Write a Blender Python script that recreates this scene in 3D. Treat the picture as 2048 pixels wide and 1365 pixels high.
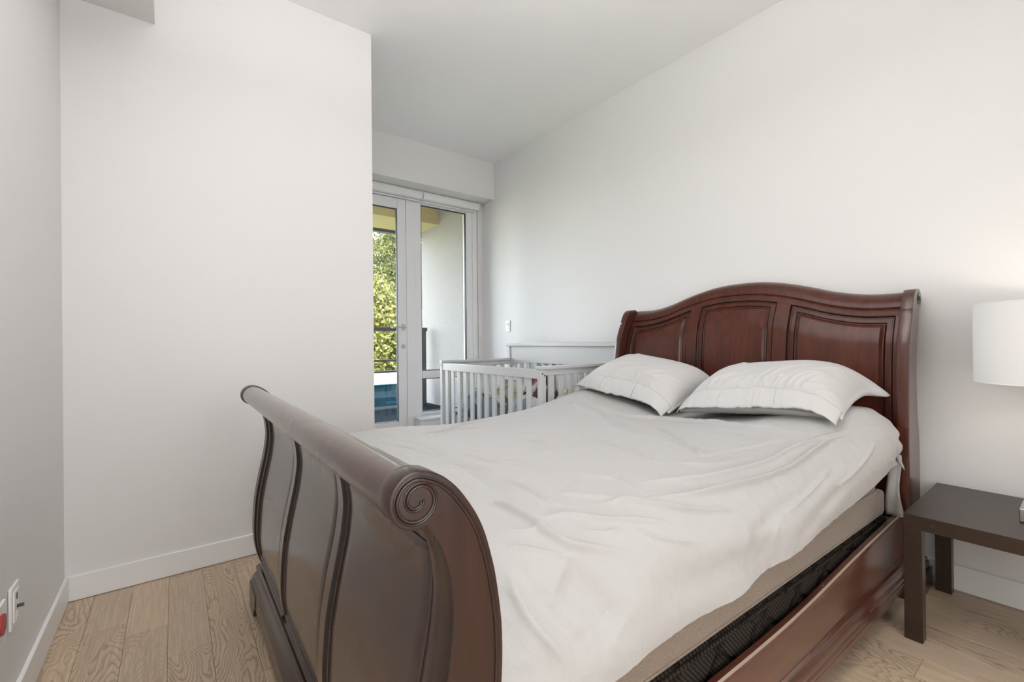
import bpy, bmesh, math, random
import numpy as np
from mathutils import Matrix, Vector
for o in list(bpy.data.objects): bpy.data.objects.remove(o)
SC = bpy.context.scene
COL = SC.collection
random.seed(7); RNG = np.random.default_rng(7)

# ------------------------------------------------------------------ camera
F_PX = 892.74; YAW, PITCH, ROLL = 0.648393, 0.00114, 0.00956; CAM_H = 1.083
Fw = Vector((-math.cos(YAW)*math.cos(PITCH), math.sin(YAW)*math.cos(PITCH), math.sin(PITCH)))
Rt = Fw.cross(Vector((0, 0, 1))).normalized(); Dn = Fw.cross(Rt)
c_, s_ = math.cos(ROLL), math.sin(ROLL)
R2 = c_*Rt+s_*Dn; D2 = -s_*Rt+c_*Dn
cam = bpy.data.cameras.new('camera'); co = bpy.data.objects.new('camera', cam); COL.objects.link(co)
co.matrix_world = Matrix(((R2.x, -D2.x, -Fw.x, 0), (R2.y, -D2.y, -Fw.y, 0), (R2.z, -D2.z, -Fw.z, CAM_H), (0, 0, 0, 1)))
cam.sensor_width = 36; cam.sensor_fit = 'HORIZONTAL'; cam.lens = 36*F_PX/2048; cam.clip_start = 0.02; cam.clip_end = 300
SC.camera = co

# ------------------------------------------------------------------ light
SC.view_settings.view_transform = 'Standard'; SC.view_settings.look = 'None'
SC.view_settings.exposure = 0.35; SC.view_settings.gamma = 1.0; SC.view_settings.use_curve_mapping = False
W = bpy.data.worlds.new('sky'); SC.world = W; W.use_nodes = True
wn = W.node_tree; bg = wn.nodes['Background']
sky = wn.nodes.new('ShaderNodeTexSky'); sky.sky_type = 'NISHITA'; sky.sun_disc = False
sky.sun_elevation = math.radians(48); sky.sun_rotation = math.radians(100); sky.air_density = 1.0; sky.dust_density = 2.5; sky.ozone_density = 1.0
hz = wn.nodes.new('ShaderNodeMix'); hz.data_type = 'RGBA'; hz.inputs[0].default_value = 0.55; hz.inputs[7].default_value = (2.4, 2.02, 1.92, 1)   # bright summer haze
wn.links.new(sky.outputs[0], hz.inputs[6]); wn.links.new(hz.outputs[2], bg.inputs[0]); bg.inputs[1].default_value = 3.9

def light(name, kind, loc, target, power, size=1.0, size_y=None, color=(1, 1, 1)):
    l = bpy.data.lights.new(name, kind); l.color = color
    if kind == 'SUN': l.energy = power; l.angle = size
    else: l.energy = power
    if kind == 'AREA':
        l.shape = 'RECTANGLE'; l.size = size; l.size_y = size_y or size
    if kind == 'POINT': l.shadow_soft_size = size
    o = bpy.data.objects.new(name, l); COL.objects.link(o); o.location = loc
    o.rotation_euler = (Vector(target)-Vector(loc)).to_track_quat('-Z', 'Y').to_euler()
    return o
light('sun', 'SUN', (10, -6, 16), (-8, 2, 0), 9.0, math.radians(0.6), color=(1.0, 0.93, 0.80))
light('ceiling_bounce_fill', 'AREA', (-0.80, 0.45, 2.52), (-0.82, 0.46, 3.0), 27, 1.8, 1.1, (1.0, 0.99, 0.99))  # unseen fill light, added to brighten the room off the ceiling
light('rear_fill', 'AREA', (1.34, 0.42, 1.10), (-2.0, 0.35, 0.75), 28, 1.4, 2.0, (1.0, 0.99, 0.985))  # added soft fill behind the camera; the rear wall has no opening

# ------------------------------------------------------------------ materials
def mat(name, color, rough=0.5, **k):
    m = bpy.data.materials.new(name); m.use_nodes = True
    b = m.node_tree.nodes['Principled BSDF']
    b.inputs['Base Color'].default_value = (*color, 1); b.inputs['Roughness'].default_value = rough
    if 'metal' in k: b.inputs['Metallic'].default_value = k['metal']
    if 'coat' in k: b.inputs['Coat Weight'].default_value = k['coat']; b.inputs['Coat Roughness'].default_value = k.get('coat_rough', 0.15)
    if 'spec' in k: b.inputs['Specular IOR Level'].default_value = k['spec']
    if 'sheen' in k: b.inputs['Sheen Weight'].default_value = k['sheen']
    return m
def N(m, t, **k):
    n = m.node_tree.nodes.new(t)
    for a, v in k.items(): setattr(n, a, v)
    return n
def L(m, a, b): m.node_tree.links.new(a, b)
def P(m): return m.node_tree.nodes['Principled BSDF']
def coords(m, scale=(1, 1, 1), kind='Object', rot=(0, 0, 0)):
    t = N(m, 'ShaderNodeTexCoord'); mp = N(m, 'ShaderNodeMapping')
    mp.inputs['Scale'].default_value = scale; mp.inputs['Rotation'].default_value = rot
    L(m, t.outputs[kind], mp.inputs[0]); return mp.outputs[0]
def noise(m, vec, scale, detail=3, rough=0.5, dist=0.0):
    n = N(m, 'ShaderNodeTexNoise'); n.inputs['Scale'].default_value = scale; n.inputs['Detail'].default_value = detail
    n.inputs['Roughness'].default_value = rough; n.inputs['Distortion'].default_value = dist
    L(m, vec, n.inputs['Vector']); return n
def ramp(m, fac, stops, interp='LINEAR'):
    r = N(m, 'ShaderNodeValToRGB'); cr = r.color_ramp; cr.interpolation = interp
    while len(cr.elements) < len(stops): cr.elements.new(0.5)
    for e, (p, c) in zip(cr.elements, stops): e.position = p; e.color = (*c, 1)
    L(m, fac, r.inputs[0]); return r.outputs[0]
def mixc(m, fac, a, b, mode='MIX'):
    n = N(m, 'ShaderNodeMix', data_type='RGBA', blend_type=mode)
    for i, v in ((0, fac), (6, a), (7, b)):
        if hasattr(v, 'links'): L(m, v, n.inputs[i])
        else: n.inputs[i].default_value = v if i == 0 else (*v, 1)
    return n.outputs[2]
def math_(m, op, a, b=None):
    n = N(m, 'ShaderNodeMath', operation=op)
    for i, v in ((0, a), (1, b)):
        if v is None: continue
        if hasattr(v, 'links'): L(m, v, n.inputs[i])
        else: n.inputs[i].default_value = v
    return n.outputs[0]
def bump(m, h, strength=0.1, dist=0.002, chain=None):
    b = N(m, 'ShaderNodeBump'); b.inputs['Strength'].default_value = strength; b.inputs['Distance'].default_value = dist
    L(m, h, b.inputs['Height'])
    if chain: L(m, chain, b.inputs['Normal'])
    return b.outputs[0]
def setn(m, n): L(m, n, P(m).inputs['Normal'])

def paint(name, color, rough=0.55, amt=0.05):
    m = mat(name, color, rough)
    n = noise(m, coords(m), 220, 2); setn(m, bump(m, n.outputs[0], amt, 0.001)); return m
M_WALL = paint('wall_paint', (0.785, 0.776, 0.765))
M_CEIL = paint('ceiling_paint', (0.95, 0.947, 0.94), 0.7)
M_TRIM = paint('trim_paint', (0.86, 0.86, 0.855), 0.32, 0.02)
M_FRAME = mat('white_window_frame', (0.86, 0.86, 0.86), 0.30)
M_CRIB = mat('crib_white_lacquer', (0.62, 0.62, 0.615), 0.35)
M_SHADEBOX = mat('blind_cassette_white', (0.84, 0.84, 0.83), 0.4)
M_GASKET = mat('rubber_gasket', (0.035, 0.035, 0.035), 0.6)
M_PLASTIC = mat('white_plastic', (0.84, 0.84, 0.82), 0.35)
M_BLACK = mat('black_slot', (0.02, 0.02, 0.02), 0.5)
M_RED = mat('red_plastic', (0.42, 0.03, 0.03), 0.4)
M_STEEL = mat('brushed_steel', (0.62, 0.60, 0.57), 0.33, metal=1.0)
M_GREY = mat('dark_grey_metal', (0.055, 0.052, 0.05), 0.45)

def wood(name, dark, light, rough=0.3, grain=(14, 14, 1.2), coat=0.35, chips=0.0, spec=0.5, coat_rough=0.22):
    m = mat(name, dark, rough, coat=coat, coat_rough=coat_rough, spec=spec)
    v = coords(m, grain)
    n1 = noise(m, v, 3.0, 5, 0.6, 0.3); n2 = noise(m, coords(m), 2.3, 3, 0.55)
    c = ramp(m, n1.outputs[0], [(0.3, dark), (0.72, light)])
    mott = ramp(m, n2.outputs[0], [(0.3, (0.80, 0.78, 0.78)), (0.75, (1.12, 1.08, 1.06))])
    c = mixc(m, 1.0, c, mott, 'MULTIPLY')
    if chips:
        n3 = noise(m, coords(m), 55, 2, 0.5); n4 = noise(m, coords(m), 6, 2)
        f = math_(m, 'MULTIPLY', math_(m, 'GREATER_THAN', n3.outputs[0], 1.0-chips), math_(m, 'GREATER_THAN', n4.outputs[0], 0.52))
        c = mixc(m, f, c, (0.55, 0.42, 0.34))
    L(m, c, P(m).inputs['Base Color'])
    rr = ramp(m, n2.outputs[0], [(0.3, (rough*0.97,)*3), (0.7, (rough*1.05,)*3)])
    L(m, rr, P(m).inputs['Roughness'])
    setn(m, bump(m, n1.outputs[0], 0.06, 0.001)); return m
M_CHERRY = wood('cherry_wood', (0.034, 0.0135, 0.0095), (0.078, 0.029, 0.019), 0.27, coat=0.8)
M_CHERRY_X = wood('cherry_wood_rail', (0.060, 0.019, 0.011), (0.135, 0.045, 0.027), 0.24, (14, 1.2, 14), 0.7, chips=0.22)
M_CHERRY_P = wood('cherry_wood_plinth', (0.035, 0.018, 0.014), (0.06, 0.028, 0.02), 0.26, (1.2, 14, 14), 0.4, chips=0.20)
M_DARKLINE = mat('dark_brown_line', (0.012, 0.007, 0.006), 0.3, coat=0.3)  # dark brown for groove faces and thin edge lines
M_CHERRY_H = wood('cherry_headboard', (0.058, 0.0145, 0.0080), (0.115, 0.029, 0.016), 0.35, coat=0.35, spec=0.25, coat_rough=0.13)
M_HPOST = wood('cherry_headboard_post', (0.055, 0.0150, 0.0085), (0.105, 0.029, 0.017), 0.30, coat=0.55, coat_rough=0.14)
M_PALE = mat('pale_edge_highlight', (0.52, 0.42, 0.33), 0.4)
M_POSTSIDE = wood('cherry_post', (0.024, 0.0095, 0.0065), (0.054, 0.019, 0.0125), 0.30, coat=0.4, spec=0.4)
M_ESP = wood('black_brown_veneer', (0.024, 0.0140, 0.0085), (0.043, 0.0255, 0.0155), 0.36, (1.4, 16, 16), 0.1)

def floor_mat():
    m = mat('oak_plank', (0.3, 0.23, 0.17), 0.42)
    t = N(m, 'ShaderNodeTexCoord'); oi = N(m, 'ShaderNodeObjectInfo')
    off = N(m, 'ShaderNodeVectorMath', operation='SCALE'); 
    comb = N(m, 'ShaderNodeCombineXYZ'); L(m, oi.outputs['Random'], comb.inputs[0]); L(m, oi.outputs['Random'], comb.inputs[1]); L(m, oi.outputs['Random'], comb.inputs[2])
    L(m, comb.outputs[0], off.inputs[0]); off.inputs['Scale'].default_value = 173.0
    add = N(m, 'ShaderNodeVectorMath', operation='ADD'); L(m, t.outputs['Object'], add.inputs[0]); L(m, off.outputs[0], add.inputs[1])
    mp = N(m, 'ShaderNodeMapping'); mp.inputs['Scale'].default_value = (1.0, 4.2, 1.0); L(m, add.outputs[0], mp.inputs[0])
    big = noise(m, mp.outputs[0], 1.55, 2.0, 0.35, 0.25)          # smooth field: its contour lines are the cathedral grain
    fine = noise(m, mp.outputs[0], 9.0, 3, 0.6)
    fld = math_(m, 'ADD', math_(m, 'MULTIPLY', big.outputs[0], 38.0), math_(m, 'MULTIPLY', fine.outputs[0], 1.6))
    fr = math_(m, 'FRACT', fld)
    line = ramp(m, fr, [(0.0, (0, 0, 0)), (0.50, (0.10, 0.10, 0.10)), (0.80, (0.9, 0.9, 0.9)), (0.90, (1, 1, 1)), (1.0, (0.05, 0.05, 0.05))])
    # some planks and zones are quieter than others
    z = noise(m, add.outputs[0], 1.1, 1); zone = ramp(m, z.outputs[0], [(0.40, (0.15, 0.15, 0.15)), (0.52, (1, 1, 1))])
    hs = math_(m, 'FRACT', math_(m, 'MULTIPLY', oi.outputs['Random'], 37.7)); gate = ramp(m, hs, [(0.40, (0.10, 0.10, 0.10)), (0.62, (1, 1, 1))])
    amt = math_(m, 'MULTIPLY', math_(m, 'MULTIPLY', line, zone), gate)
    mp2 = N(m, 'ShaderNodeMapping'); mp2.inputs['Scale'].default_value = (6, 130, 1); L(m, add.outputs[0], mp2.inputs[0])
    pores = noise(m, mp2.outputs[0], 1.0, 3, 0.7)
    base = ramp(m, pores.outputs[0], [(0.3, (0.47, 0.355, 0.250)), (0.7, (0.65, 0.515, 0.38))])
    tint = ramp(m, oi.outputs['Random'], [(0.0, (0.93, 0.93, 0.94)), (0.5, (1.0, 0.99, 0.97)), (1.0, (1.08, 1.06, 1.03))])
    base = mixc(m, 1.0, base, tint, 'MULTIPLY')
    c = mixc(m, math_(m, 'MULTIPLY', amt, 0.62), base, (0.22, 0.165, 0.115))
    L(m, c, P(m).inputs['Base Color'])
    n1 = bump(m, pores.outputs[0], 0.10, 0.0006); setn(m, bump(m, amt, 0.10, 0.0006, n1)); 
    P(m).inputs['Specular IOR Level'].default_value = 0.35
    return m
M_FLOOR = floor_mat()
M_SUB = mat('subfloor', (0.08, 0.06, 0.045), 0.8)

def cloth(name, color, rough=0.85, weave=900, big=0.42, sheen=0.15):
    m = mat(name, color, rough, sheen=sheen, spec=0.25)
    v = coords(m)
    w = noise(m, v, weave, 2); 
    wr = noise(m, coords(m, (7, 16, 12)), 2.0, 5, 0.62, 0.6); wr2 = noise(m, coords(m, (14, 6, 9), rot=(0, 0, 0.7)), 2.6, 4, 0.6, 0.8)
    n = bump(m, w.outputs[0], 0.05, 0.0005); n = bump(m, wr.outputs[0], big, 0.006, n); setn(m, bump(m, wr2.outputs[0], big*0.8, 0.005, n))
    return m
M_SHEET = cloth('white_cotton', (0.495, 0.485, 0.472))
M_PILLOW = cloth('white_pillowcase', (0.62, 0.61, 0.60), big=0.35)
M_MATT = mat('taupe_mattress_border', (0.215, 0.165, 0.125), 0.9, sheen=0.3)
_n = noise(M_MATT, coords(M_MATT), 420, 3, 0.8)
L(M_MATT, ramp(M_MATT, _n.outputs[0], [(0.35, (0.135, 0.10, 0.075)), (0.65, (0.32, 0.25, 0.195))]), P(M_MATT).inputs['Base Color'])
setn(M_MATT, bump(M_MATT, _n.outputs[0], 0.3, 0.001))
def quilt():
    m = mat('dark_quilted_border', (0.03, 0.024, 0.02), 0.9, spec=0.15)
    v = coords(m)
    sx = N(m, 'ShaderNodeSeparateXYZ'); L(m, v, sx.inputs[0])
    yn = noise(m, v, 9, 2); 
    def tri(sign):
        a = math_(m, 'ADD', math_(m, 'MULTIPLY', sx.outputs[1], 4.6), math_(m, 'MULTIPLY', sx.outputs[2], 5.6*sign))
        a = math_(m, 'ADD', a, math_(m, 'MULTIPLY', yn.outputs[0], 0.9))
        return math_(m, 'ABSOLUTE', math_(m, 'SUBTRACT', math_(m, 'FRACT', a), 0.5))
    q = math_(m, 'MINIMUM', tri(1), tri(-1))
    h = math_(m, 'MINIMUM', math_(m, 'MULTIPLY', q, 9.0), 1.0)
    tw = N(m, 'ShaderNodeTexWave'); tw.inputs['Scale'].default_value = 45; tw.inputs['Distortion'].default_value = 1.2; tw.bands_direction = 'DIAGONAL'; L(m, v, tw.inputs[0])
    c = ramp(m, tw.outputs[1], [(0.2, (0.014, 0.011, 0.009)), (0.8, (0.042, 0.033, 0.026))])
    L(m, c, P(m).inputs['Base Color'])
    n = bump(m, tw.outputs[1], 0.12, 0.001); setn(m, bump(m, h, 1.0, 0.022, n)); return m
M_BOX = quilt()

def glass_pane(name, tint=(1, 1, 1), ior=1.45, rough=0.0):
    m = bpy.data.materials.new(name); m.use_nodes = True; nt = m.node_tree; nt.nodes.clear()
    o = nt.nodes.new('ShaderNodeOutputMaterial'); mx = nt.nodes.new('ShaderNodeMixShader')
    t = nt.nodes.new('ShaderNodeBsdfTransparent'); g = nt.nodes.new('ShaderNodeBsdfGlossy'); fr = nt.nodes.new('ShaderNodeFresnel')
    t.inputs[0].default_value = (*tint, 1); g.inputs['Roughness'].default_value = rough; fr.inputs[0].default_value = ior
    nt.links.new(fr.outputs[0], mx.inputs[0]); nt.links.new(t.outputs[0], mx.inputs[1]); nt.links.new(g.outputs[0], mx.inputs[2]); nt.links.new(mx.outputs[0], o.inputs[0])
    return m
M_GLASS = glass_pane('window_glass', (0.93, 0.96, 0.95), 1.30)
M_BALGLASS = glass_pane('teal_tinted_glass', (0.42, 0.62, 0.68))

# ------------------------------------------------------------------ mesh helpers
WL = {}
def wloc(o): return WL.get(o.name, Vector((0, 0, 0))) if o is not None else Vector((0, 0, 0))
def tag(o, label=None, cat=None, group=None, kind=None):
    if label: o['label'] = label
    if cat: o['category'] = cat
    if group: o['group'] = group
    if kind: o['kind'] = kind
    return o
def thing(name, loc, label, cat, group=None):
    o = bpy.data.objects.new(name, None); COL.objects.link(o); o.location = loc; o.empty_display_size = 0.05
    WL[o.name] = Vector(loc); return tag(o, label, cat, group)
def mk(name, verts, faces, m, parent=None, smooth=False, angle=None, center=None):
    v = np.asarray(verts, dtype=float).reshape(-1, 3)
    ctr = Vector(center) if center is not None else Vector(((v.min(0)+v.max(0))/2))
    me = bpy.data.meshes.new(name); me.from_pydata((v-np.array(ctr)).tolist(), [], faces if isinstance(faces, list) else faces.tolist())
    me.update(); me.materials.append(m)
    if smooth:
        me.polygons.foreach_set('use_smooth', [True]*len(me.polygons))
        if angle: me.set_sharp_from_angle(angle=math.radians(angle))
        if angle and len(me.polygons) < 700:                            # keep the flat sides of bevelled pieces flat
            for p in me.polygons:
                if max(abs(c) for c in p.normal) > 0.99999: p.use_smooth = False
    o = bpy.data.objects.new(name, me); COL.objects.link(o)
    if parent is not None: o.parent = parent
    o.location = ctr-wloc(parent); WL[o.name] = ctr
    return o
def merged(*parts):
    V = []; Fc = []; n = 0
    for v, f in parts:
        v = np.asarray(v, float).reshape(-1, 3); V.append(v); Fc += [[i+n for i in q] for q in f]; n += len(v)
    return np.concatenate(V), Fc
def boxg(lo, hi, b=0.0, seg=2):
    bm = bmesh.new(); bmesh.ops.create_cube(bm, size=1)
    lo = Vector(lo); hi = Vector(hi)
    for v in bm.verts: v.co = Vector([(lo[i]+hi[i])/2+v.co[i]*(hi[i]-lo[i]) for i in range(3)])
    if b > 0: bmesh.ops.bevel(bm, geom=bm.edges[:], offset=b, segments=seg, affect='EDGES', profile=0.5)
    bm.verts.ensure_lookup_table()
    r = ([tuple(v.co) for v in bm.verts], [[v.index for v in f.verts] for f in bm.faces]); bm.free(); return r
def box(name, lo, hi, m, parent=None, b=0.0, seg=2):
    v, f = boxg(lo, hi, b, seg); return mk(name, v, f, m, parent, smooth=b > 0, angle=50)
def prismg(poly, axis, a, b):
    """poly: 2D points in the two other axes (in axis order), extruded from a to b along axis"""
    n = len(poly); V = []
    for t in (a, b):
        for p in poly:
            q = list(p); q.insert(axis, t); V.append(q)
    Fc = [[i, (i+1) % n, n+(i+1) % n, n+i] for i in range(n)]+[list(range(n))[::-1], list(range(n, 2*n))]
    return np.array(V), Fc
def prism(name, poly, axis, a, b, m, parent=None, bev=0.0, smooth=True, angle=35, seg=2):
    v, f = prismg(poly, axis, a, b)
    bm = bmesh.new(); bv = [bm.verts.new(p) for p in v]
    for q in f: bm.faces.new([bv[i] for i in q])
    bmesh.ops.recalc_face_normals(bm, faces=bm.faces[:])
    if bev:
        es = [e for e in bm.edges if len(e.link_faces) == 2 and e.calc_face_angle() > math.radians(45)]
        bmesh.ops.bevel(bm, geom=es, offset=bev, segments=seg, affect='EDGES', profile=0.5, clamp_overlap=True)
    bm.verts.ensure_lookup_table(); bm.verts.index_update()
    V = [tuple(x.co) for x in bm.verts]; Fc = [[x.index for x in q.verts] for q in bm.faces]; bm.free()
    return mk(name, V, Fc, m, parent, smooth, angle)
def tubeg(path, r, n=8, closed=False, cap=True, rs=None):
    p = np.asarray(path, float); k = len(p); V = []; Fc = []
    T = np.gradient(p, axis=0); T /= np.linalg.norm(T, axis=1)[:, None]+1e-12
    ref = np.array([0, 0, 1.0]) if abs(T[0][2]) < 0.9 else np.array([1.0, 0, 0])
    u = np.cross(T[0], ref); u /= np.linalg.norm(u)
    for i in range(k):
        u = u-T[i]*np.dot(u, T[i]); u /= np.linalg.norm(u)+1e-12; w = np.cross(T[i], u); rr = rs[i] if rs is not None else r
        for a in range(n):
            th = 2*math.pi*a/n; V.append(p[i]+rr*(math.cos(th)*u+math.sin(th)*w))
    for i in range(k-1):
        for a in range(n):
            b = (a+1) % n; Fc.append([i*n+a, i*n+b, (i+1)*n+b, (i+1)*n+a])
    if cap: Fc.append(list(range(n))[::-1]); Fc.append([(k-1)*n+a for a in range(n)])
    return np.array(V), Fc
def catmull(Pt, t):
    Pt = np.asarray(Pt, float); t = np.asarray(t, float)
    n = len(Pt); i = np.clip(np.floor(t).astype(int), 0, n-2); f = (t-i)[:, None]
    p0 = Pt[np.clip(i-1, 0, n-1)]; p1 = Pt[i]; p2 = Pt[i+1]; p3 = Pt[np.clip(i+2, 0, n-1)]
    return 0.5*((2*p1)+(-p0+p2)*f+(2*p0-5*p1+4*p2-p3)*f*f+(-p0+3*p1-3*p2+p3)*f**3)
def smoothpath(pts, per=4): return catmull(pts, np.linspace(0, len(pts)-1, (len(pts)-1)*per+1))
def gridfaces(nr, nc, flip=False):
    i = np.arange(nr-1)[:, None]*nc+np.arange(nc-1)[None, :]; i = i.reshape(-1)
    q = np.stack([i, i+1, i+nc+1, i+nc], 1)
    return q[:, ::-1] if flip else q
def revolve(prof, cx, cy, n=40):
    V = []; Fc = []; k = len(prof)
    for a in range(n):
        th = 2*math.pi*a/n
        for r, z in prof: V.append((cx+r*math.cos(th), cy+r*math.sin(th), z))
    for a in range(n):
        b = (a+1) % n
        for i in range(k-1): Fc.append([a*k+i, b*k+i, b*k+i+1, a*k+i+1])
    return V, Fc
def struct(o): o['kind'] = 'structure'; return o
# ------------------------------------------------------------------ room shell
XP, YC, YL, YR, XW, XR_, ZC = -2.645, 0.960, -0.374, 2.670, -4.12, 1.42, 2.940
Z0 = 0.0
struct(box('wall_right', (XW, YR, -0.02), (XR_+0.1, YR+0.12, ZC), M_WALL))
struct(box('wall_left', (XP, YL-0.12, -0.02), (XR_+0.1, YL, ZC), M_WALL))
struct(box('wall_partition', (XW-0.1, YL-0.12, -0.02), (XP, YC, ZC), M_WALL))
struct(box('wall_rear', (XR_, YL, -0.02), (XR_+0.12, YR, ZC), M_WALL))
struct(box('ceiling', (XW-0.3, YL-0.12, ZC), (XR_+0.12, YR+0.12, ZC+0.2), M_CEIL))
struct(box('wall_window', (XW-0.22, 2.612, -0.02), (XW+0.001, YR+0.12, ZC), M_WALL))
struct(box('trim_1', (-4.16, YC, 2.562), (-3.812, YR, ZC), M_WALL))          # soffit over the window
struct(box('trim_2', (XP, YL, 2.572), (XR_, -0.060, ZC), M_WALL))            # bulkhead along the left wall
def baseboard(name, lo, hi, ax):
    struct(box(name, lo, hi, M_TRIM, b=0.003))
baseboard('baseboard_left', (XP+0.012, YL, 0.002), (XR_, YL+0.014, 0.108), 0)
baseboard('baseboard_partition', (XP, YL, 0.002), (XP+0.014, YC, 0.108), 1)
baseboard('baseboard_right', (XW+0.2, YR-0.014, 0.002), (XR_, YR, 0.110), 0)
baseboard('baseboard_nook', (XW+0.2, YC, 0.002), (XP+0.014, YC+0.014, 0.108), 0)
baseboard('baseboard_rear', (XR_-0.014, YL+0.014, 0.002), (XR_, YR-0.014, 0.108), 1)

# floor: oak planks laid along the room, each a part of the floor
floor = struct(box('floor', (XW, YL-0.1, -0.06), (XR_+0.1, YR+0.1, -0.0125), M_SUB))
ends = {-0.152: [-2.64, -2.19, -0.35], -0.025: [-2.60, -1.955, -0.2], 0.102: [-2.62, -1.63, 0.1], -0.279: [-2.3, -0.9, 0.8]}
y = -0.152-0.127*2; k = 0
while y < YR:
    y0, y1 = max(y, YL), min(y+0.127, YR)
    if y1-y0 > 0.01:
        x0 = XP if (y0+y1)/2 < YC else XW+0.01
        key = min(ends, key=lambda e: abs(e-y))
        if abs(key-y) < 0.01: cuts = [c for c in ends[key] if c > x0+0.03]
        else:
            cuts = []; c = x0+random.uniform(0.35, 1.5)
            while c < XR_-0.3: cuts.append(c); c += random.uniform(1.1, 1.9)
        xs = [x0]+cuts+[XR_]
        for a, b in zip(xs[:-1], xs[1:]):
            g = 0.0004; ch = 0.0006
            lo, hi = (a+g, y0+g), (b-g, y1-g)
            V = []
            for (z, q) in ((-0.0125, 0), (-ch, 0), (0.0, ch)):
                V += [(lo[0]+q, lo[1]+q, z), (hi[0]-q, lo[1]+q, z), (hi[0]-q, hi[1]-q, z), (lo[0]+q, hi[1]-q, z)]
            Fc = [[8, 9, 10, 11]]
            for s in (0, 4): Fc += [[s+i, s+(i+1) % 4, s+4+(i+1) % 4, s+4+i] for i in range(4)]
            mk('plank', V, Fc, M_FLOOR, floor)
    y += 0.127; k += 1

# ------------------------------------------------------------------ glazed balcony door and fixed window
def ringbox(y0, y1, z0, z1, w, x0, x1, b=0.004, wt=None, wb=None):
    wt = wt or w; wb = wb or w
    return merged(boxg((x0, y0, z0), (x1, y0+w, z1), b), boxg((x0, y1-w, z0), (x1, y1, z1), b),
                  boxg((x0, y0+w, z1-wt), (x1, y1-w, z1), b), boxg((x0, y0+w, z0), (x1, y1-w, z0+wb), b))
XF = -4.065
v, f = ringbox(1.005, 1.800, 0.130, 2.468, 0.085, XF-0.055, XF, wt=0.098, wb=0.198)
door = struct(mk('door_1', v, f, M_FRAME, None, True, 50))
v, f = ringbox(1.088, 1.717, 0.326, 2.372, 0.0065, XF-0.040, XF-0.010, 0.0); mk('gasket', v, f, M_GASKET, door)
box('pane', (XF-0.032, 1.094, 0.332), (XF-0.026, 1.711, 2.366), M_GLASS, door)
v, f = merged(boxg((XF, 1.745, 1.200), (XF+0.007, 1.785, 1.262), 0.003), tubeg([(XF+0.004, 1.766, 1.231), (XF+0.045, 1.766, 1.231)], 0.009, 10),
              tubeg([(XF+0.042, 1.768, 1.231), (XF+0.046, 1.72, 1.232), (XF+0.046, 1.67, 1.228), (XF+0.040, 1.635, 1.222)], 0.008, 10))
hd = mk('handle', v, f, M_STEEL, door, True, 40); hd['label'] = 'brushed steel lever handle'
v, f = merged(tubeg([(XF, 1.766, 1.045), (XF+0.006, 1.766, 1.045)], 0.024, 20), tubeg([(XF, 1.766, 1.045), (XF+0.016, 1.766, 1.045)], 0.009, 12), boxg((XF+0.014, 1.762, 1.030), (XF+0.030, 1.770, 1.060), 0.002))
lk = mk('lock', v, f, M_STEEL, door, True, 40); lk['label'] = 'round steel lock with thumb turn'

# fixed frame: head, mullion, right stile, transom, sill part; the door sits left of the mullion
v, f = merged(boxg((XF-0.075, YC, 2.474), (XF-0.004, 2.612, 2.562), 0.003), boxg((XF-0.075, 1.806, 0.0), (XF-0.004, 1.900, 2.474), 0.004),
              boxg((XF-0.070, 1.896, 0.0), (XF-0.010, 1.966, 2.474), 0.004), boxg((XF-0.075, 2.486, 0.0), (XF-0.004, 2.560, 2.474), 0.004),
              boxg((XF-0.085, 2.556, 0.0), (XF+0.010, 2.614, 2.562), 0.003),
              boxg((XF-0.072, 1.966, 0.722), (XF-0.008, 2.486, 0.800), 0.004), boxg((XF-0.072, 1.966, 0.0), (XF-0.008, 2.486, 0.392), 0.004),
              boxg((XF-0.072, 1.966, 2.452), (XF-0.008, 2.486, 2.476), 0.003), boxg((XF-0.075, YC, 0.0), (XF-0.004, 1.0, 2.474), 0.004), boxg((XF-0.075, 1.0, 0.0), (XF-0.004, 1.806, 0.124), 0.004))
win = struct(mk('window_1', v, f, M_FRAME, None, True, 50))
for z0, z1 in ((0.800, 2.452), (0.392, 0.722)):
    v, f = ringbox(1.966, 2.486, z0, z1, 0.0065, XF-0.046, XF-0.016, 0.0); mk('gasket', v, f, M_GASKET, win)
    box('pane', (XF-0.038, 1.972, z0+0.006), (XF-0.032, 2.480, z1-0.006), M_GLASS, win)
struct(box('trim_3', (XF+0.012, 2.614, 0.0), (XF+0.020, YR, 2.562), M_WALL))
# low box ledge under the fixed window
v, f = merged(boxg((-4.06, 1.880, 0.0), (-3.935, 2.650, 0.330), 0.004), boxg((-4.06, 1.868, 0.330), (-3.925, 2.655, 0.352), 0.006))
led = mk('window_ledge', v, f, M_TRIM, None, True, 45)
tag(led, 'low white box ledge on the floor under the fixed window', 'ledge')
# roller blinds in their cassettes
def blind(y0, y1, label):
    t = thing('roller_blind', (-4.02, (y0+y1)/2, 2.49), label, 'blind')
    pr = [(-4.056, 2.560), (-4.056, 2.488), (-4.012, 2.480), (-3.990, 2.486), (-3.980, 2.500), (-3.978, 2.545), (-3.984, 2.556), (-3.992, 2.560)]
    prism('cassette', [(a, b) for a, b in pr], 1, y0+0.008, y1-0.008, M_SHADEBOX, t, 0.002)
    for ya in (y0, y1-0.008):
        q = [(-4.058+(x+4.058)*1.0-(0.0 if x < -4.05 else -0.004), z+(0.001 if z > 2.5 else -0.004)) for x, z in pr]
        prism('end_cap', q, 1, ya, ya+0.008, M_PLASTIC, t, 0.001)
    box('hem_bar', (-4.046, y0+0.02, 2.466), (-4.030, y1-0.02, 2.4805), M_PLASTIC, t, b=0.003)
blind(0.975, 1.944, 'white roller blind cassette above the glazed balcony door')
blind(1.950, 2.606, 'white roller blind cassette above the narrow fixed window')

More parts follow.
